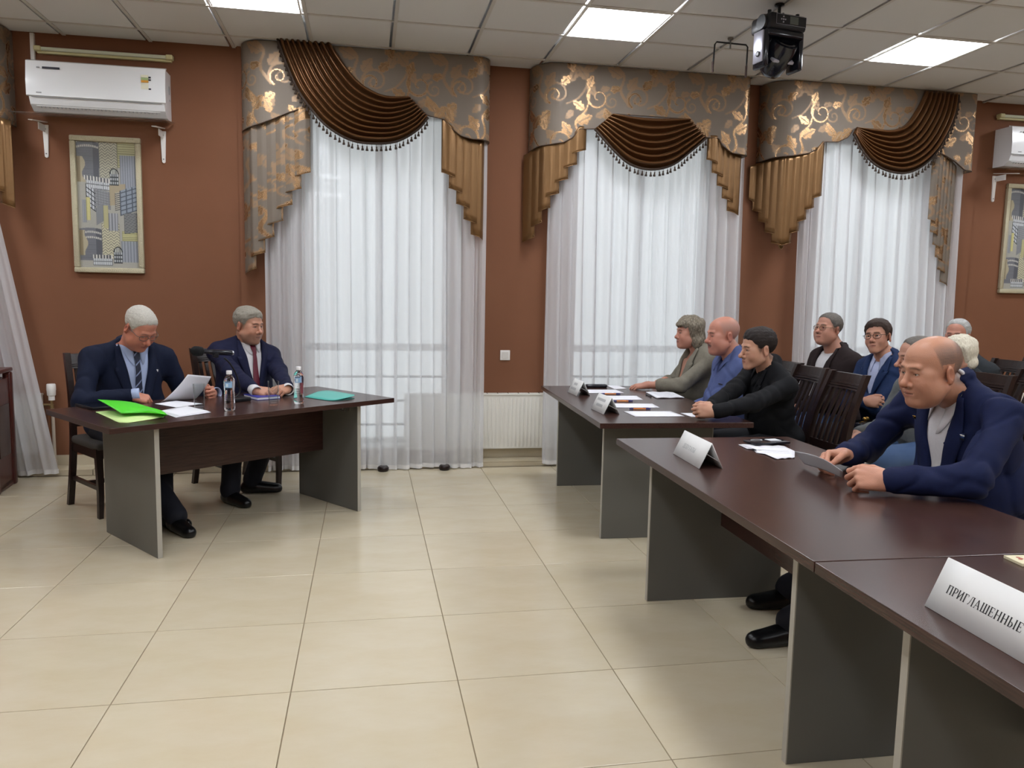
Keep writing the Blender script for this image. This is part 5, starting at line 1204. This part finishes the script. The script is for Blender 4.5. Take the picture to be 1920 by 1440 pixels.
# 8 the grey-haired man at the back
h = onx(1795, 631, 4.5); Y8 = h[1]
person(dict(label='grey-haired man in a dark slate jacket against the brown wall', face=190, hip=(4.66, Y8+.02, .55), nb=(4.58, Y8, 1.0), head=h, hyaw=212, hpitch=0, sw=.20, hs=1.0, res=.0055, hres=.016, seed=18,
    hands={'L': ((4.3, Y8-.1, .64), (-.5, .5, -.1), (0, -.4, .9), 'relax'), 'R': ((4.3, Y8+.12, .64), (-.5, -.5, -.1), (0, .4, .9), 'relax')}, ankles={'L': (4.45, Y8-.12, .08), 'R': (4.45, Y8+.12, .08)},
    headp=dict(skin='#ba826e', red='#a85644', fw=1.02, fat=.4, brow='#6b5f56', open=.6), hair=dict(th=(.006, .005, .013), mat=SALTH, noise=.003, freq=170, res=.006, **RECED),
    trousers=TRN, cloth=dict(kind='jacket', mat=SLATE, v=(.32, .08), shirt=WSHIRT, collar=WSHIRT, off=.018, res=.012)))
# 9 the white-haired woman, 10 the man in grey, both mostly hidden
h = onx(1797, 668, 3.86); Y9 = h[1]
person(dict(label='woman with pale curly hair seen behind the bald man', face=184, hip=(3.99, Y9-.08, .52), nb=(3.93, Y9-.02, .93), head=h, hyaw=186, hpitch=6, sw=.17, hs=.97, neck=.92, res=.006, hres=.016, seed=20,
    hands={'L': ((3.72, Y9-.12, .62), (-.5, .5, -.1), (0, -.4, .9), 'relax'), 'R': ((3.72, Y9+.12, .62), (-.5, -.5, -.1), (0, .4, .9), 'relax')}, ankles={'L': (3.78, Y9-.12, .08), 'R': (3.78, Y9+.12, .08)},
    headp=dict(skin='#b98a76', noear=True, fw=.96), hair=dict(th=(.022, .020, .024), mat=WHITH, noise=.0075, freq=115, aniso=(1, 1, .5), res=.006, y=[-.16, -.02, .004, .022, .045, .075, .12], z=[-.10, -.10, -.095, -.020, .045, .060, .065], blobs=[((.050, -.050, -.045), (.040, .055, .050))], down=.02, jag=.008),
    trousers=TRB, cloth=dict(kind='cardigan', mat=SLATE, off=.018, res=.013)))
h = onx(1718, 672, 3.26); Y10 = h[1]
P10 = person(dict(label='man in a grey jacket mostly hidden behind the bald man, face in profile', face=182, hip=(3.48, Y10+.10, .54), nb=(3.36, Y10+.03, .935), head=h, hyaw=168, hpitch=6, sw=.20, fat=.4, hs=1.0, neck=1.05, res=.0052, hres=.008, seed=22,
    hands={'L': (onz(1650, 795, .62), (-.7, .5, -.3), (0, -.6, .8), 'relax', np.array([.2, -.9, -.5])), 'R': ((3.05, Y10+.22, .60), (-.6, -.3, -.1), (0, .4, .9), 'relax')},
    headp=dict(skin='#bd8d78', red='#a85c4a', fw=1.0, fat=.3, brow='#4c4038', nose=1.06, open=.5), hair=dict(th=(.005, .004, .008), mat=DGREYH, noise=.002, freq=180, res=.0055, **RECED),
    trousers=TRJ, cloth=dict(kind='jacket', mat=GREYC, v=(.26, .07), shirt=WSHIRT, collar=WSHIRT, off=.018, res=.011)))
# 11 the man in front
h = onx(1745, 697, 2.13); Y11 = h[1]; Wl = onz(1668, 902, .790); Wr = onz(1585, 853, .800)
P11 = person(dict(label='bald man in a blue jacket and white open shirt holding a sheet', face=181, hip=(2.55, Y11+.06, .55), nb=(2.255, Y11+.025, 1.078), head=h, hyaw=182, hpitch=7, hroll=-2, girth=1.2, fat=1.0, sw=.225, drop=.045, hs=1.06, neck=1.15, res=.0034, hres=.0042, hand=1.17, seed=25, ua=.31, fa=.27,
    hands={'L': (Wl, onz(1600, 892, .795)-Wl, np.array([-.05, -.80, .60]), 'hold', np.array([.4, -.8, -.5])), 'R': (Wr, onz(1500, 862, .790)-Wr, np.array([-.1, .62, .75]), ('pinch', ((.030, .022, -.010), (.050, .050, -.020), (.047, .080, -.034), (.036, .102, -.044))), np.array([.4, .8, -.5]))},
    ankles={'R': onz(1478, 1108, .08), 'L': onz(1482, 1172, .08)}, toe={'R': (-1, .1, 0), 'L': (-1, -.05, 0)},
    headp=dict(skin='#bb886e', red='#ad5f49', fw=1.08, fat=1.0, brow='#6a5648', browk=.55, open=.62, jaw=1.08, handskin='#bd8870', scalp='#5c5450', scalp_k=.95, bald=.046, scalp_y=[-.13, -.055, -.038, .006, .018, .030, .042, .05], scalp_z=[-.066, -.055, .008, .000, .020, .055, .12, .30]), iris='#5c5a4c', gaze=(-6, 0),
    trousers=TRN, cloth=dict(kind='jacket', mat=NAVY3, v=(.40, .085), skew=-.04, shirt=WSHIRT, collar=WSHIRT, collar_open=.34, off=.022, res=.0075, arm=1.16, cuffr=1.1, crease=.0065, lw=1.1, pins=[(.135, .085, .014, .014, GOLDP, 'gold_badge'), (-.125, .095, .034, .006, WHITEP, 'flag_badge'), (-.125, .101, .034, .006, M('badge_blue', '#27406f', .3), 'flag_badge'), (-.125, .107, .034, .006, M('badge_dark', '#23262c', .3), 'flag_badge')])))
# enamel flag badge on the near lapel of the man in front
# ================================================================== things on the tables
PAPER = M('white_paper', '#e6e6ec', .7); PAPER2 = M('shaded_paper', '#cfd0d4', .7); TXT = M('printed_grey_text', '#8a8a92', .8); BLACKTXT = M('black_print', '#1f1f22', .7)
def quad_sheet(name, corners, label, cat, mat=PAPER, t=.0012, group=None, n=9, curl=None, z0=ZT):
    """sheet of paper through four corners (a,b,c,d round the edge), optionally curled"""
    a, b, c, d = [np.asarray(p, float) for p in corners]; G = np.zeros((n, n, 3))
    for i in range(n):
        for j in range(n):
            u, v = j/(n-1), i/(n-1); G[i, j] = (a*(1-u)+b*u)*(1-v)+(d*(1-u)+c*u)*v
            if curl: G[i, j] += np.array(curl(u, v))
    G[..., 2] = np.maximum(G[..., 2], z0+.0012)
    ctr = G.mean((0, 1)); ctr[2] = G[..., 2].min(); o = link(name, gridmesh(name, G-ctr, mat)); o.location = ctr; solidify(o, t, 0); tag(o, label, cat, group)
    return o
def textlines(o, rows, mat=TXT, t=.0012, u0=.12, u1=.88, dz=.0012, shape=None):
    """faint printed lines laid on a flat sheet"""
    me = o.data; n = int(math.sqrt(len(me.vertices))); V = np.array([v.co for v in me.vertices]).reshape(*(shape or (n, n)), 3); ny_, n = V.shape[:2]; b = MB(); rs = np.random.RandomState(7)
    def at(u, v):
        x, y = u*(n-1), v*(ny_-1); i, j = int(min(y, ny_-2)), int(min(x, n-2)); fy, fx = y-i, x-j
        return (V[i, j]*(1-fx)+V[i, j+1]*fx)*(1-fy)+(V[i+1, j]*(1-fx)+V[i+1, j+1]*fx)*fy+np.array([0, 0, dz])
    for v in rows:
        e = u1-.25*rs.rand()*(rs.rand() < .3); q = np.linspace(u0, e, 6)
        for s0, s1 in zip(q[:-1], q[1:]): b.add([at(s0, v), at(s1-.008, v), at(s1-.008, v+.014), at(s0, v+.014)], [(0, 1, 2, 3)])
    q = b.obj('printed_text', mat, o); q['kind'] = 'stuff'; return q
Z = ZT+.0015
zf = lambda *pts: [onz(x, y, Z) for x, y in pts]
# ---- second table: sheets and pens
for k, (pts, lab) in enumerate([([(1169,771),(1257,771),(1284,780.5),(1191,781)], 'blank white sheet nearest the corner of its table, before the man in black'), ([(1139,756.5),(1223,757),(1237,764.3),(1150,764)], 'blank white sheet second from the table corner, beside the front name card'),
        ([(1132,742),(1193,742),(1206,749.5),(1144,749.5)], 'blank white sheet third from the table corner, between two pens'), ([(1090,730.6),(1154,730.6),(1170,736.6),(1098,737)], 'blank white sheet behind the rear name card'), ([(1137,722.5),(1158,722.5),(1176,728.5),(1152,729.5)], 'white sheet under the hand of the woman in grey')]):
    quad_sheet('paper_sheet', zf(*pts), lab, 'paper', group='white sheets on the second table')
bk = quad_sheet('booklet', zf((1211,736.5),(1262,737.2),(1283,746.8),(1231,747.2)), 'open printed booklet in front of the man in the blue shirt', 'booklet', t=.006, curl=lambda u, v: (0, 0, .004+.004*math.sin(u*6.28)**2)); textlines(bk, np.linspace(.12, .85, 9), dz=.006)
quad_sheet('paper_sheet', zf((1276,774.5),(1318,774.5),(1336,782),(1296,781.5)), 'white sheet under the clasped hands of the man in black', 'paper', group='white sheets on the second table')
ORG = M('orange_plastic', '#d9813a', .35); VIO = M('violet_plastic', '#2b2368', .35); SLV = M('steel_tip', '#b5b5b8', .3, .8)
def pen(p0, p1, label, group=None, body=ORG, ends=VIO):
    a, b = onz(*p0, ZT+.006), onz(*p1, ZT+.006); d = unit(b-a)*.145; a = (a+b)/2-d/2; d = unit(d); t = thing('pen', label, 'pen', tuple(a), 0, group); P = lambda s: tuple(d*s)
    q = MB(); q.tube([P(.030), P(.115)], .0050, 10); q.obj('barrel', body, t, True, 50)
    q = MB(); q.tube([P(.006), P(.012), P(.032)], [.002, .0045, .0056], 10); q.obj('grip', ends, t, True, 50); q = MB(); q.tube([P(.0), P(.007)], [.0007, .0019], 8); q.obj('tip', SLV, t, True)
    q = MB(); q.tube([P(.113), P(.138), P(.145)], [.0054, .0050, .003], 10); e = q.obj('cap', ends, t, True, 50); q = MB(); n_ = np.array([0, 0, .007]); q.tube([tuple(d*.095+n_), tuple(d*.13+n_)], .0012, 6); q.obj('clip', ends, e); return t
pen((1177,766.5), (1221,766.5), 'orange and violet ballpoint pen nearest the table corner', 'orange pens'); pen((1147,752), (1187,752), 'orange and violet ballpoint pen between the second and third sheets', 'orange pens'); pen((1124,738), (1165,739), 'orange and violet ballpoint pen beside the rear name card', 'orange pens')
pen((1206,737.5), (1226,745.5), 'black pen along the edge of the open booklet', None, BLKG, BLK)
p = onz(1118, 726.5, ZT); b = MB(); b.box((0, 0, .013), (.165, .062, .026), bev=.010); o = b.obj('spectacle_case', BLKG, None, True, 50); o.location = p; tag(o, 'black spectacle case lying behind the rear name card', 'case')
# ---- tent cards with serif lettering
CARD = M('white_card', '#dcdcda', .6)
def glyph(ch):
    """strokes (x0,y0,x1,y1,half width) of a serif capital in a unit box; returns strokes, width"""
    K, N_ = .075, .028; st = lambda x: [(x, 0, x, 1, K), (x-.13, .02, x+.13, .02, N_), (x-.13, .98, x+.13, .98, N_)]
    if ch == 'П': return st(.18)+st(.72)+[(.05, .97, .85, .97, .035)], .92
    if ch == 'Р': return st(.18)+[(.18, .97, .48, .97, .03), (.48, .97, .64, .86, .05), (.64, .86, .66, .70, K), (.66, .70, .60, .55, .06), (.60, .55, .46, .47, .04), (.46, .47, .18, .47, .03)], .74
    if ch == 'И': return st(.18)+st(.76)+[(.20, .12, .74, .88, .045)], .96
    if ch == 'Г': return st(.18)+[(.18, .97, .62, .97, .03), (.62, .98, .64, .76, .03)], .70
    if ch == 'Л': return st(.74)+[(.40, .97, .86, .97, .03), (.44, .97, .30, .30, .035), (.30, .30, .18, .06, .035), (.18, .06, .08, .06, .05)], .92
    if ch == 'А': return [(.46, 1, .14, .02, .032), (.46, 1, .80, .02, .075), (.26, .34, .70, .34, .028), (.02, .02, .27, .02, .025), (.66, .02, .94, .02, .025)], .96
    if ch == 'Ш': return st(.18)+st(.60)+st(1.02)+[(.10, .03, 1.10, .03, .035)], 1.2
    if ch == 'Е': return st(.18)+[(.18, .97, .64, .97, .03), (.18, .03, .68, .03, .03), (.18, .51, .50, .51, .028), (.64, .98, .65, .78, .028), (.68, .02, .70, .24, .028), (.50, .60, .50, .42, .026)], .78
    if ch == 'Н': return st(.18)+st(.74)+[(.18, .51, .74, .51, .03)], .94
    if ch == 'Ы': return st(.18)+st(.96)+[(.18, .53, .46, .53, .03), (.46, .53, .60, .42, .05), (.60, .42, .61, .20, K), (.61, .20, .46, .03, .05), (.46, .03, .18, .03, .03)], 1.16
    if ch == 'Д': return st(.70)+[(.36, .97, .82, .97, .03), (.40, .97, .22, .05, .035), (.06, .04, .88, .04, .03), (.07, .05, .06, -.20, .032), (.87, .05, .88, -.20, .032)], .96
    if ch == 'У': return [(.14, .98, .46, .34, .07), (.74, .98, .40, .18, .032), (.40, .18, .28, .03, .035), (.28, .03, .16, .08, .05), (.03, .98, .28, .98, .025), (.60, .98, .86, .98, .025)], .86
    if ch == 'Т': return st(.40)+[(.06, .97, .74, .97, .03), (.06, .98, .05, .76, .03), (.74, .98, .75, .76, .03)], .82
    if ch == '|': return [(.2, .1, .2, .9, .10), (.38, .15, .38, .85, .06)], .55     # print too faint to read
    return [], .4
def tent_card(A, B, hgt, label, lines, size, mat_t, foot=.085, back=True):
    """folded card standing on the table; A,B = the ends of its front foot"""
    A, B = np.asarray(A, float), np.asarray(B, float); A[2] = B[2] = ZT+.0005; ex = unit(B-A); Ln = np.linalg.norm(B-A); ey = np.cross([0, 0, 1], ex)
    t = thing('name_card', label, 'name card', tuple(A), math.atan2(ex[1], ex[0]))
    fr = [np.array(q, float) for q in ((0, 0, 0), (Ln, 0, 0), (Ln, foot*.5, hgt), (0, foot*.5, hgt))]; bk_ = [np.array(q, float) for q in ((0, foot, 0), (Ln, foot, 0), (Ln, foot*.5, hgt), (0, foot*.5, hgt))]
    for nm, q in (('front_leaf', fr), ('back_leaf', bk_)):
        G = np.array([[q[0]*(1-u)+q[1]*u for u in np.linspace(0, 1, 5)], [(q[0]*.5+q[3]*.5)*(1-u)+(q[1]*.5+q[2]*.5)*u for u in np.linspace(0, 1, 5)], [q[3]*(1-u)+q[2]*u for u in np.linspace(0, 1, 5)]]); o = link(nm, gridmesh(nm, G, CARD, smooth=False), t); solidify(o, .0022, 0)
        if nm == 'front_leaf': leaf_ = o
    G = np.array([[(x, foot*.30, .6*hgt-.002) for x in (.004, Ln-.004)], [(x, foot*.86, .27*hgt) for x in (.004, Ln-.004)]]); b = MB(); b.grid(G); solidify(b.obj('inner_flap', CARD, t), .0015, 0)
    up_ = unit(fr[3]-fr[0]); nrm = unit(np.cross(up_, [1, 0, 0]))*-1; b = MB()
    if nrm[1] > 0: nrm = -nrm
    H_ = np.linalg.norm(fr[3]-fr[0])
    for (txt, x0, y0, sz, tilt) in lines:
        cx = x0*Ln
        for ch in txt:
            gs, w = glyph(ch)
            for (xa, ya, xb, yb, hw) in gs:
                pa, pb = np.array([cx+xa*sz*.92, y0*H_+ya*sz]), np.array([cx+xb*sz*.92, y0*H_+yb*sz]); dd = unit(pb-pa); nn = np.array([-dd[1], dd[0]])*hw*sz; ps = [pa+nn, pb+nn, pb-nn, pa-nn]
                b.add([np.array([q[0], 0, 0])+up_*q[1]+nrm*.0016 for q in ps], [(0, 1, 2, 3)])
            cx += (w+.06)*sz*.92
    if b.v: b.obj('lettering', mat_t, leaf_)
    return t
FADED = M('faded_print', '#9a9c9e', .7)
a, b_ = onz(1262, 850.5, ZT), onz(1311, 879.5, ZT); tent_card(a, b_, .105, 'white folded card lettered ДЕПУТАТЫ on the table of the bald man', [('ДЕПУТАТЫ', .20, .40, .020, 0)], .02, FADED, foot=.10)
a, b_ = onz(1734, 1136, ZT), onz(1920, 1245.5, ZT); d = unit(b_-a); tent_card(a, a+d*.335, .112, 'large white folded card with the bold word ПРИГЛАШЕННЫЕ', [('ПРИГЛАШЕННЫЕ', .115, .40, .0200, 0)], .02, BLACKTXT, foot=.10)
a, b_ = onz(1064, 735, ZT), onz(1081, 742.5, ZT); tent_card(a, b_, .10, 'small grey folded card with two faint lines, farther from the table corner', [('||||||', .25, .58, .024, 0), ('|||||||||', .14, .26, .024, 0)], .02, FADED, foot=.10)
a, b_ = onz(1108, 766.5, ZT), onz(1131.5, 777.5, ZT); tent_card(a, b_, .10, 'small grey folded card with two faint lines, nearer the table corner', [('||||||||||||', .12, .60, .022, 0), ('|||||||||', .22, .28, .022, 0)], .02, FADED, foot=.10)
# ---- third and fourth tables
edge = [(1384,833.5),(1401,842.5),(1410,842),(1418,849),(1434.5,852),(1454,861)]; G = np.zeros((6, 9, 3)); far = [(1384,833.5),(1405,833),(1425,835),(1445,835.5),(1470,838),(1488,845)]; right = (1490,858.5)
for i in range(6):
    p0 = onz(*edge[i], ZT+.002); q = onz(1384+(1490-1384)*((i+1)/6)**.55*1.0+0, 833+(858-833)*(i/5), ZT+.002) if i else onz(1386, 833.4, ZT+.002)
    p1 = onz(*( (1470, 837) if i == 0 else (1490, 843+3.1*i)), ZT+.002)
    for j in range(9): G[i, j] = p0*(1-j/8)+p1*(j/8)+np.array([0, 0, .004*math.sin(j*1.1+i)**2])
o = link('paper_sheet', gridmesh('paper_sheet', G-G.mean((0, 1)), PAPER)); o.location = G.mean((0, 1))+np.array([0, 0, .0]); solidify(o, .001); tag(o, 'crumpled printed sheet with ragged edge beside the black phone', 'paper'); textlines(o, (.3, .45, .6), dz=.002, shape=(6, 9))
p = onz(1443, 835, ZT); ph = thing('phone', 'black phone lying on the crumpled sheet beside the hands holding paper', 'phone', (p[0], p[1]+.03, ZT+.006), math.radians(8)); b = MB(); b.box((0, 0, .006), (.20, .10, .012), bev=.004); b.obj('body', BLKG, ph, True, 40); b = MB(); b.box((.04, .005, .0125), (.06, .05, .002)); b.obj('label', PAPER2, ph); b = MB(); b.tube([(-.05+.03*math.cos(a), .012+.018*math.sin(a), .0135) for a in np.linspace(0, 6.28, 18, endpoint=False)], .002, 5, closed=True); b.obj('ring', SLV, ph)
p = onz(1905, 1050, ZT); pc = thing('picture_card', 'small floral printed card lying near the table seam', 'card', (p[0]+.03, p[1]-.02, ZT), math.radians(-5)); b = MB(); b.box((0, 0, .004), (.11, .07, .008), bev=.001); b.obj('card', M('cream_card', '#d8cfae', .5), pc)
b = MB(); rs = np.random.RandomState(2)
for k in range(9): x_, y_ = rs.uniform(-.045, .045), rs.uniform(-.025, .025); b.lathe([(.006, .0081), (.004, .0086), (0, .0088)], 8, (x_, y_, 0))
b.obj('flower_print', M('flower_red', '#a8503c', .5), pc)
# sheet held by the man in front
a, b_, c, d = onz(1490, 846, .800), onz(1580, 884, .815), onz(1579, 896, .765), onz(1508, 870, .748)
hs_ = quad_sheet('paper_sheet', [a, b_, c, d], 'printed sheet held in both hands by the bald man', 'paper', PAPER2, .0008, n=13, curl=lambda u, v: (.012*math.sin(u*3.14), 0, .012*math.sin(u*3.14)*(1-v))); textlines(hs_, np.linspace(.2, .8, 6), dz=.0006)
p = onz(1664, 923, ZT); b = MB(); b.box((0, 0, .002), (.03, .02, .004)); 
# handbag on the lap of the man in grey
p = onz(1622, 812, .56); hb = thing('handbag', 'small black handbag with gold clasp on a denim lap behind the empty chair', 'handbag', (p[0], p[1], .52), .6); b = MB(); b.box((0, 0, .06), (.22, .08, .12), bev=.02); b.obj('body', BLKG, hb, True, 40)
b = MB(); b.tube([(-.10, 0, .12), (.10, 0, .12)], .006, 8); b.obj('frame', GOLDP, hb)
for s in (-1, 1): b = MB(); b.lathe([(.0, 0), (.014, .006), (.016, .014), (.010, .024), (0, .026)], 14, (s*.016, 0, .125)); b.obj('clasp', GOLDP, hb, True, 50)
# ---- first table
PET = M('clear_bottle', '#ffffff', .02, trans=1.0, ior=1.30, spec=.5); CAPW = M('white_cap', '#e8e8ea', .4); BLUEL = M('blue_label', '#8fb3d6', .5, trans=0); REDL = M('red_label', '#7d4048', .5)
def bottle(x, y, label, extra=False):
    p = onz(x, y, ZT); t = thing('water_bottle', label, 'bottle', tuple(p), 0, 'water bottles on the askew table')
    pr = [(.018, .001), (.027, .002), (.031, .010), (.0315, .030), (.029, .050)]
    for k in range(4): z = .055+k*.012; pr += [(.0300, z), (.0285, z+.005), (.0300, z+.010)]
    pr += [(.0275, .112), (.0300, .125), (.0315, .150), (.0315, .172), (.028, .188), (.018, .203), (.013, .208), (.013, .216)]
    b = MB(); b.lathe(pr, 26); b.obj('bottle_body', PET, t, True, 60)
    b = MB(); b.lathe([(.0155, .213), (.0158, .216), (.0158, .231), (.0145, .233), (0, .233)], 22); b.obj('cap', CAPW, t, True, 40)
    def wrap(z0, z1, a0, a1, m, nm, r=.0322):
        G = np.array([[(r*math.cos(a), r*math.sin(a), z) for a in np.linspace(a0, a1, 16)] for z in (z0, z1)]); link(nm, gridmesh(nm, G, m), t)
    wrap(.136, .174, -2.3, -.9, BLUEL, 'label'); wrap(.142, .160, -2.05, -1.6, M('label_pale', '#cfe0ee', .5), 'label_print', .0325); wrap(.168, .172, -2.2, -1.2, INK, 'label_print', .0326); wrap(.145, .160, -2.35, -2.25, INK, 'label_print', .0326)
    if extra: wrap(.07, .135, -1.2, -.5, REDL, 'label', .0312)
    return t
bottle(431, 770, 'clear water bottle with blue label between tumbler and microphone base'); bottle(560.5, 757.5, 'clear water bottle with blue and red label beside the teal folder', True)
def thin_glass():
    m = bpy.data.materials.new('thin_clear_glass'); m.use_nodes = True; nt = m.node_tree; N = nt.nodes; N.clear(); o = N.new('ShaderNodeOutputMaterial'); t = N.new('ShaderNodeBsdfTransparent'); g = N.new('ShaderNodeBsdfGlossy'); x = N.new('ShaderNodeMixShader'); f = N.new('ShaderNodeLayerWeight'); pw = N.new('ShaderNodeMath'); pw.operation = 'POWER'; pw.inputs[1].default_value = 3.0
    f.inputs[0].default_value = .5; nt.links.new(f.outputs['Facing'], pw.inputs[0]); t.inputs[0].default_value = (.93, .95, .95, 1); g.inputs['Roughness'].default_value = .02
    nt.links.new(pw.outputs[0], x.inputs[0]); nt.links.new(t.outputs[0], x.inputs[1]); nt.links.new(g.outputs[0], x.inputs[2]); nt.links.new(x.outputs[0], o.inputs[0]); return m
GL = thin_glass()
def tumbler(x, y, label):
    p = onz(x, y, ZT); t = thing('tumbler', label, 'glass', tuple(p), 0, 'drinking glasses on the askew table'); b = MB(); b.lathe([(.027, .0005), (.028, .003), (.0335, .148), (.0325, .149), (.0315, .148), (.0265, .014), (.0, .011)], 28); b.obj('glass_wall', GL, t, True, 50); return t
tumbler(374, 767, 'clear drinking glass in front of the man reading'); tumbler(513, 759.5, 'clear drinking glass in front of the clasped hands and red tie')
# microphone on a gooseneck
mb = onz(446, 752, ZT); lat0 = float((mb[:2]-T1C) @ T1V); mic = thing('desk_microphone', 'black gooseneck desk microphone with foam head on the askew table', 'microphone', tuple(mb), math.radians(T1A)); ML = lambda px_, py_, dl=0.0: tuple((Matrix.Rotation(-math.radians(T1A), 3, 'Z') @ Vector(onlat(px_, py_, lat0+dl)-mb)))
b = MB(); b.box((0, .0, .013), (.125, .115, .026), bev=.008); b.obj('base', BLK, mic, True, 40); b = MB(); b.tube(spline([(-.02, 0, .02), ML(450, 735), ML(447, 715), ML(440, 696), ML(430, 680), ML(420, 671)], 18), .0055, 8); b.obj('gooseneck', BLK, mic, True)
m0, m1 = Vector(ML(372, 658.5)), Vector(ML(435, 662)); b = MB(); b.tube([m0, m0+(m1-m0)*.30, m0+(m1-m0)*.35, m1-(m1-m0)*.03, m1], [.013, .013, .016, .0175, .015], 14); b.obj('microphone_body', BLKG, mic, True, 40); e = m0+(m0-m1)*.12
b = MB(); b.tube([e+(m0-m1)*.10, e+(m0-m1)*.06, e, m0, m0+(m1-m0)*.10, m0+(m1-m0)*.14], [.008, .020, .029, .030, .026, .014], 16); b.obj('foam_head', M('black_foam', '#0c0d0f', .95, bump=(300, .6)), mic, True)
b = MB(); b.tube([m1-(m1-m0)*.02, m1+(m1-m0)*.03], [.0165, .0155], 14); b.obj('end_ring', SLV, mic, True, 40); mp = (m0+m1)/2; b = MB(); b.box(tuple(mp+Vector((0, 0, -.018))), (.03, .03, .03), bev=.006); b.obj('clip', BLK, mic)
# green folder: one leaf flat, the other folded back over it
LIME = M('lime_paper', '#cdea9a', .6); GREEN = M('green_folder', '#4fd22a', .45); Fz = lambda x, y, z: onz(x, y, ZT+z)
gf = thing('folder', 'bright green folder lying open with a pale lime inner leaf', 'folder', tuple(onz(245, 782, ZT)))
def leafm(name, rows, mat, o=gf): G = np.array(rows)-np.array(o.location); q = link(name, gridmesh(name, G, mat), o); solidify(q, .0015, 0); return q
lo_, hi_ = spline([Fz(179, 772.5, .004), Fz(203, 783, .002), Fz(228, 793, .002), Fz(265, 789, .002), Fz(307, 782, .004)], 14), spline([Fz(179, 772.5, .004), Fz(205, 770, .012), Fz(240, 772, .012), Fz(275, 773, .012), Fz(311, 776, .012)], 14)
lf = leafm('inner_leaf', [lo_*(1-v)+hi_*v for v in np.linspace(0, 1, 6)], LIME)
a_, b2, c_, d_ = spline([Fz(183, 749, .075), Fz(203, 760, .060), Fz(228, 775, .030)], 12), spline([Fz(240, 753, .055), Fz(258, 764, .048), Fz(272, 774, .026)], 12), spline([Fz(275, 762, .040), Fz(296, 768, .042), Fz(308, 777, .030)], 12), spline([Fz(290, 770, .012), Fz(306, 773, .018), Fz(313, 779, .014)], 12); rows = []
for i in range(12): rows.append(spline([a_[i], b2[i], c_[i], d_[i], Fz(300-8*(1-i/11), 777+5*i/11, .004)], 20))
leafm('cover', rows, GREEN)
# stack of papers, the sheet being read and the one under it
for k in range(3):
    dx, dy = 3*k, 1.3*k; quad_sheet('paper_sheet', [Fz(296+dx, 771-dy*.2, .002+.002*k), Fz(345+dx, 762-dy*.3, .002+.002*k), Fz(396-dx, 773-dy, .003+.002*k), Fz(330+dx, 783-dy, .002+.002*k)], 'white printed sheet in the loose stack beside the green folder', 'paper', group='loose stack of sheets')
quad_sheet('paper_sheet', [Fz(290, 757, .004), Fz(330, 751, .005), Fz(380, 757, .004), Fz(330, 764, .004)], 'white sheet lying under the hand of the man reading', 'paper')
rd = quad_sheet('paper_sheet', [onlat(302, 755, -.33), onlat(364, 751, -.33), onlat(396, 706, -.22), onlat(352, 702, -.22)], 'white sheet raised in both hands of the man reading', 'paper', PAPER, .0008, n=13, curl=lambda u, v: (T1V[0]*.02*math.sin(v*3.1), T1V[1]*.02*math.sin(v*3.1), 0))
# teal folder, blue book, phones
tf = thing('folder', 'teal folder lying closed beside the bottle with red label', 'folder', tuple(onz(615, 742, ZT))); TEAL = M('teal_folder', '#4fb0a4', .4)
lo_, hi_ = spline([Fz(571, 744, .003), Fz(600, 748.5, .003), Fz(622, 751, .004), Fz(645, 747, .012), Fz(665, 742, .020)], 14), spline([Fz(596, 734, .004), Fz(612, 732, .006), Fz(630, 734, .008), Fz(650, 737.5, .016), Fz(664, 740, .024)], 14)
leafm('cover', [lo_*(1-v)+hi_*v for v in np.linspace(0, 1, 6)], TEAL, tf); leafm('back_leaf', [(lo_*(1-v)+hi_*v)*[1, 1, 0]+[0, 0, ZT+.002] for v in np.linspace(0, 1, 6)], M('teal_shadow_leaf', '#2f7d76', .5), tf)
p = onz(491, 746, ZT); nbk = thing('notebook', 'blue hardback notebook between microphone base and tumbler', 'notebook', (p[0], p[1], ZT), math.radians(T1A-6)); b = MB(); b.box((0, 0, .010), (.15, .205, .014)); b.obj('pages', PAPER, nbk)
for z_ in (.002, .0185): b = MB(); b.box((0, 0, z_), (.156, .21, .003), bev=.001); b.obj('cover', M('blue_cover', '#2f3590', .45), nbk)
p = onz(178, 764.5, ZT); bt = thing('tablet', 'black tablet at the end of the askew table beside the green folder', 'tablet', (p[0], p[1]+.02, ZT), math.radians(T1A+2)); b = MB(); b.box((0, 0, .008), (.14, .24, .016), bev=.004); b.obj('case', BLK, bt, True, 40); b = MB(); b.box((0, 0, .0165), (.12, .21, .002)); b.obj('screen', DGLASS, bt)
p = onz(537, 738.5, ZT); pb = thing('phone', 'black phone lying behind the tumbler in front of the red tie', 'phone', (p[0], p[1], ZT), math.radians(T1A-20)); b = MB(); b.box((0, 0, .005), (.16, .075, .010), bev=.003); b.obj('body', BLK, pb, True, 40); b = MB(); b.box((0, 0, .0105), (.145, .066, .001)); b.obj('screen', DGLASS, pb)
# gold bracelet of the woman
sp = P3; wl = sp['L'](onz(1213, 722, .772)); b = MB(); dv = unit(np.array([0, 1, 0])); b.tube([(wl[0]+.030*math.cos(a), wl[1]-.015, wl[2]+.030*math.sin(a)) for a in np.linspace(0, 6.28, 22, endpoint=False)], .0022, 6, closed=True); b.obj('bracelet', GOLDP, sp['body'], True)
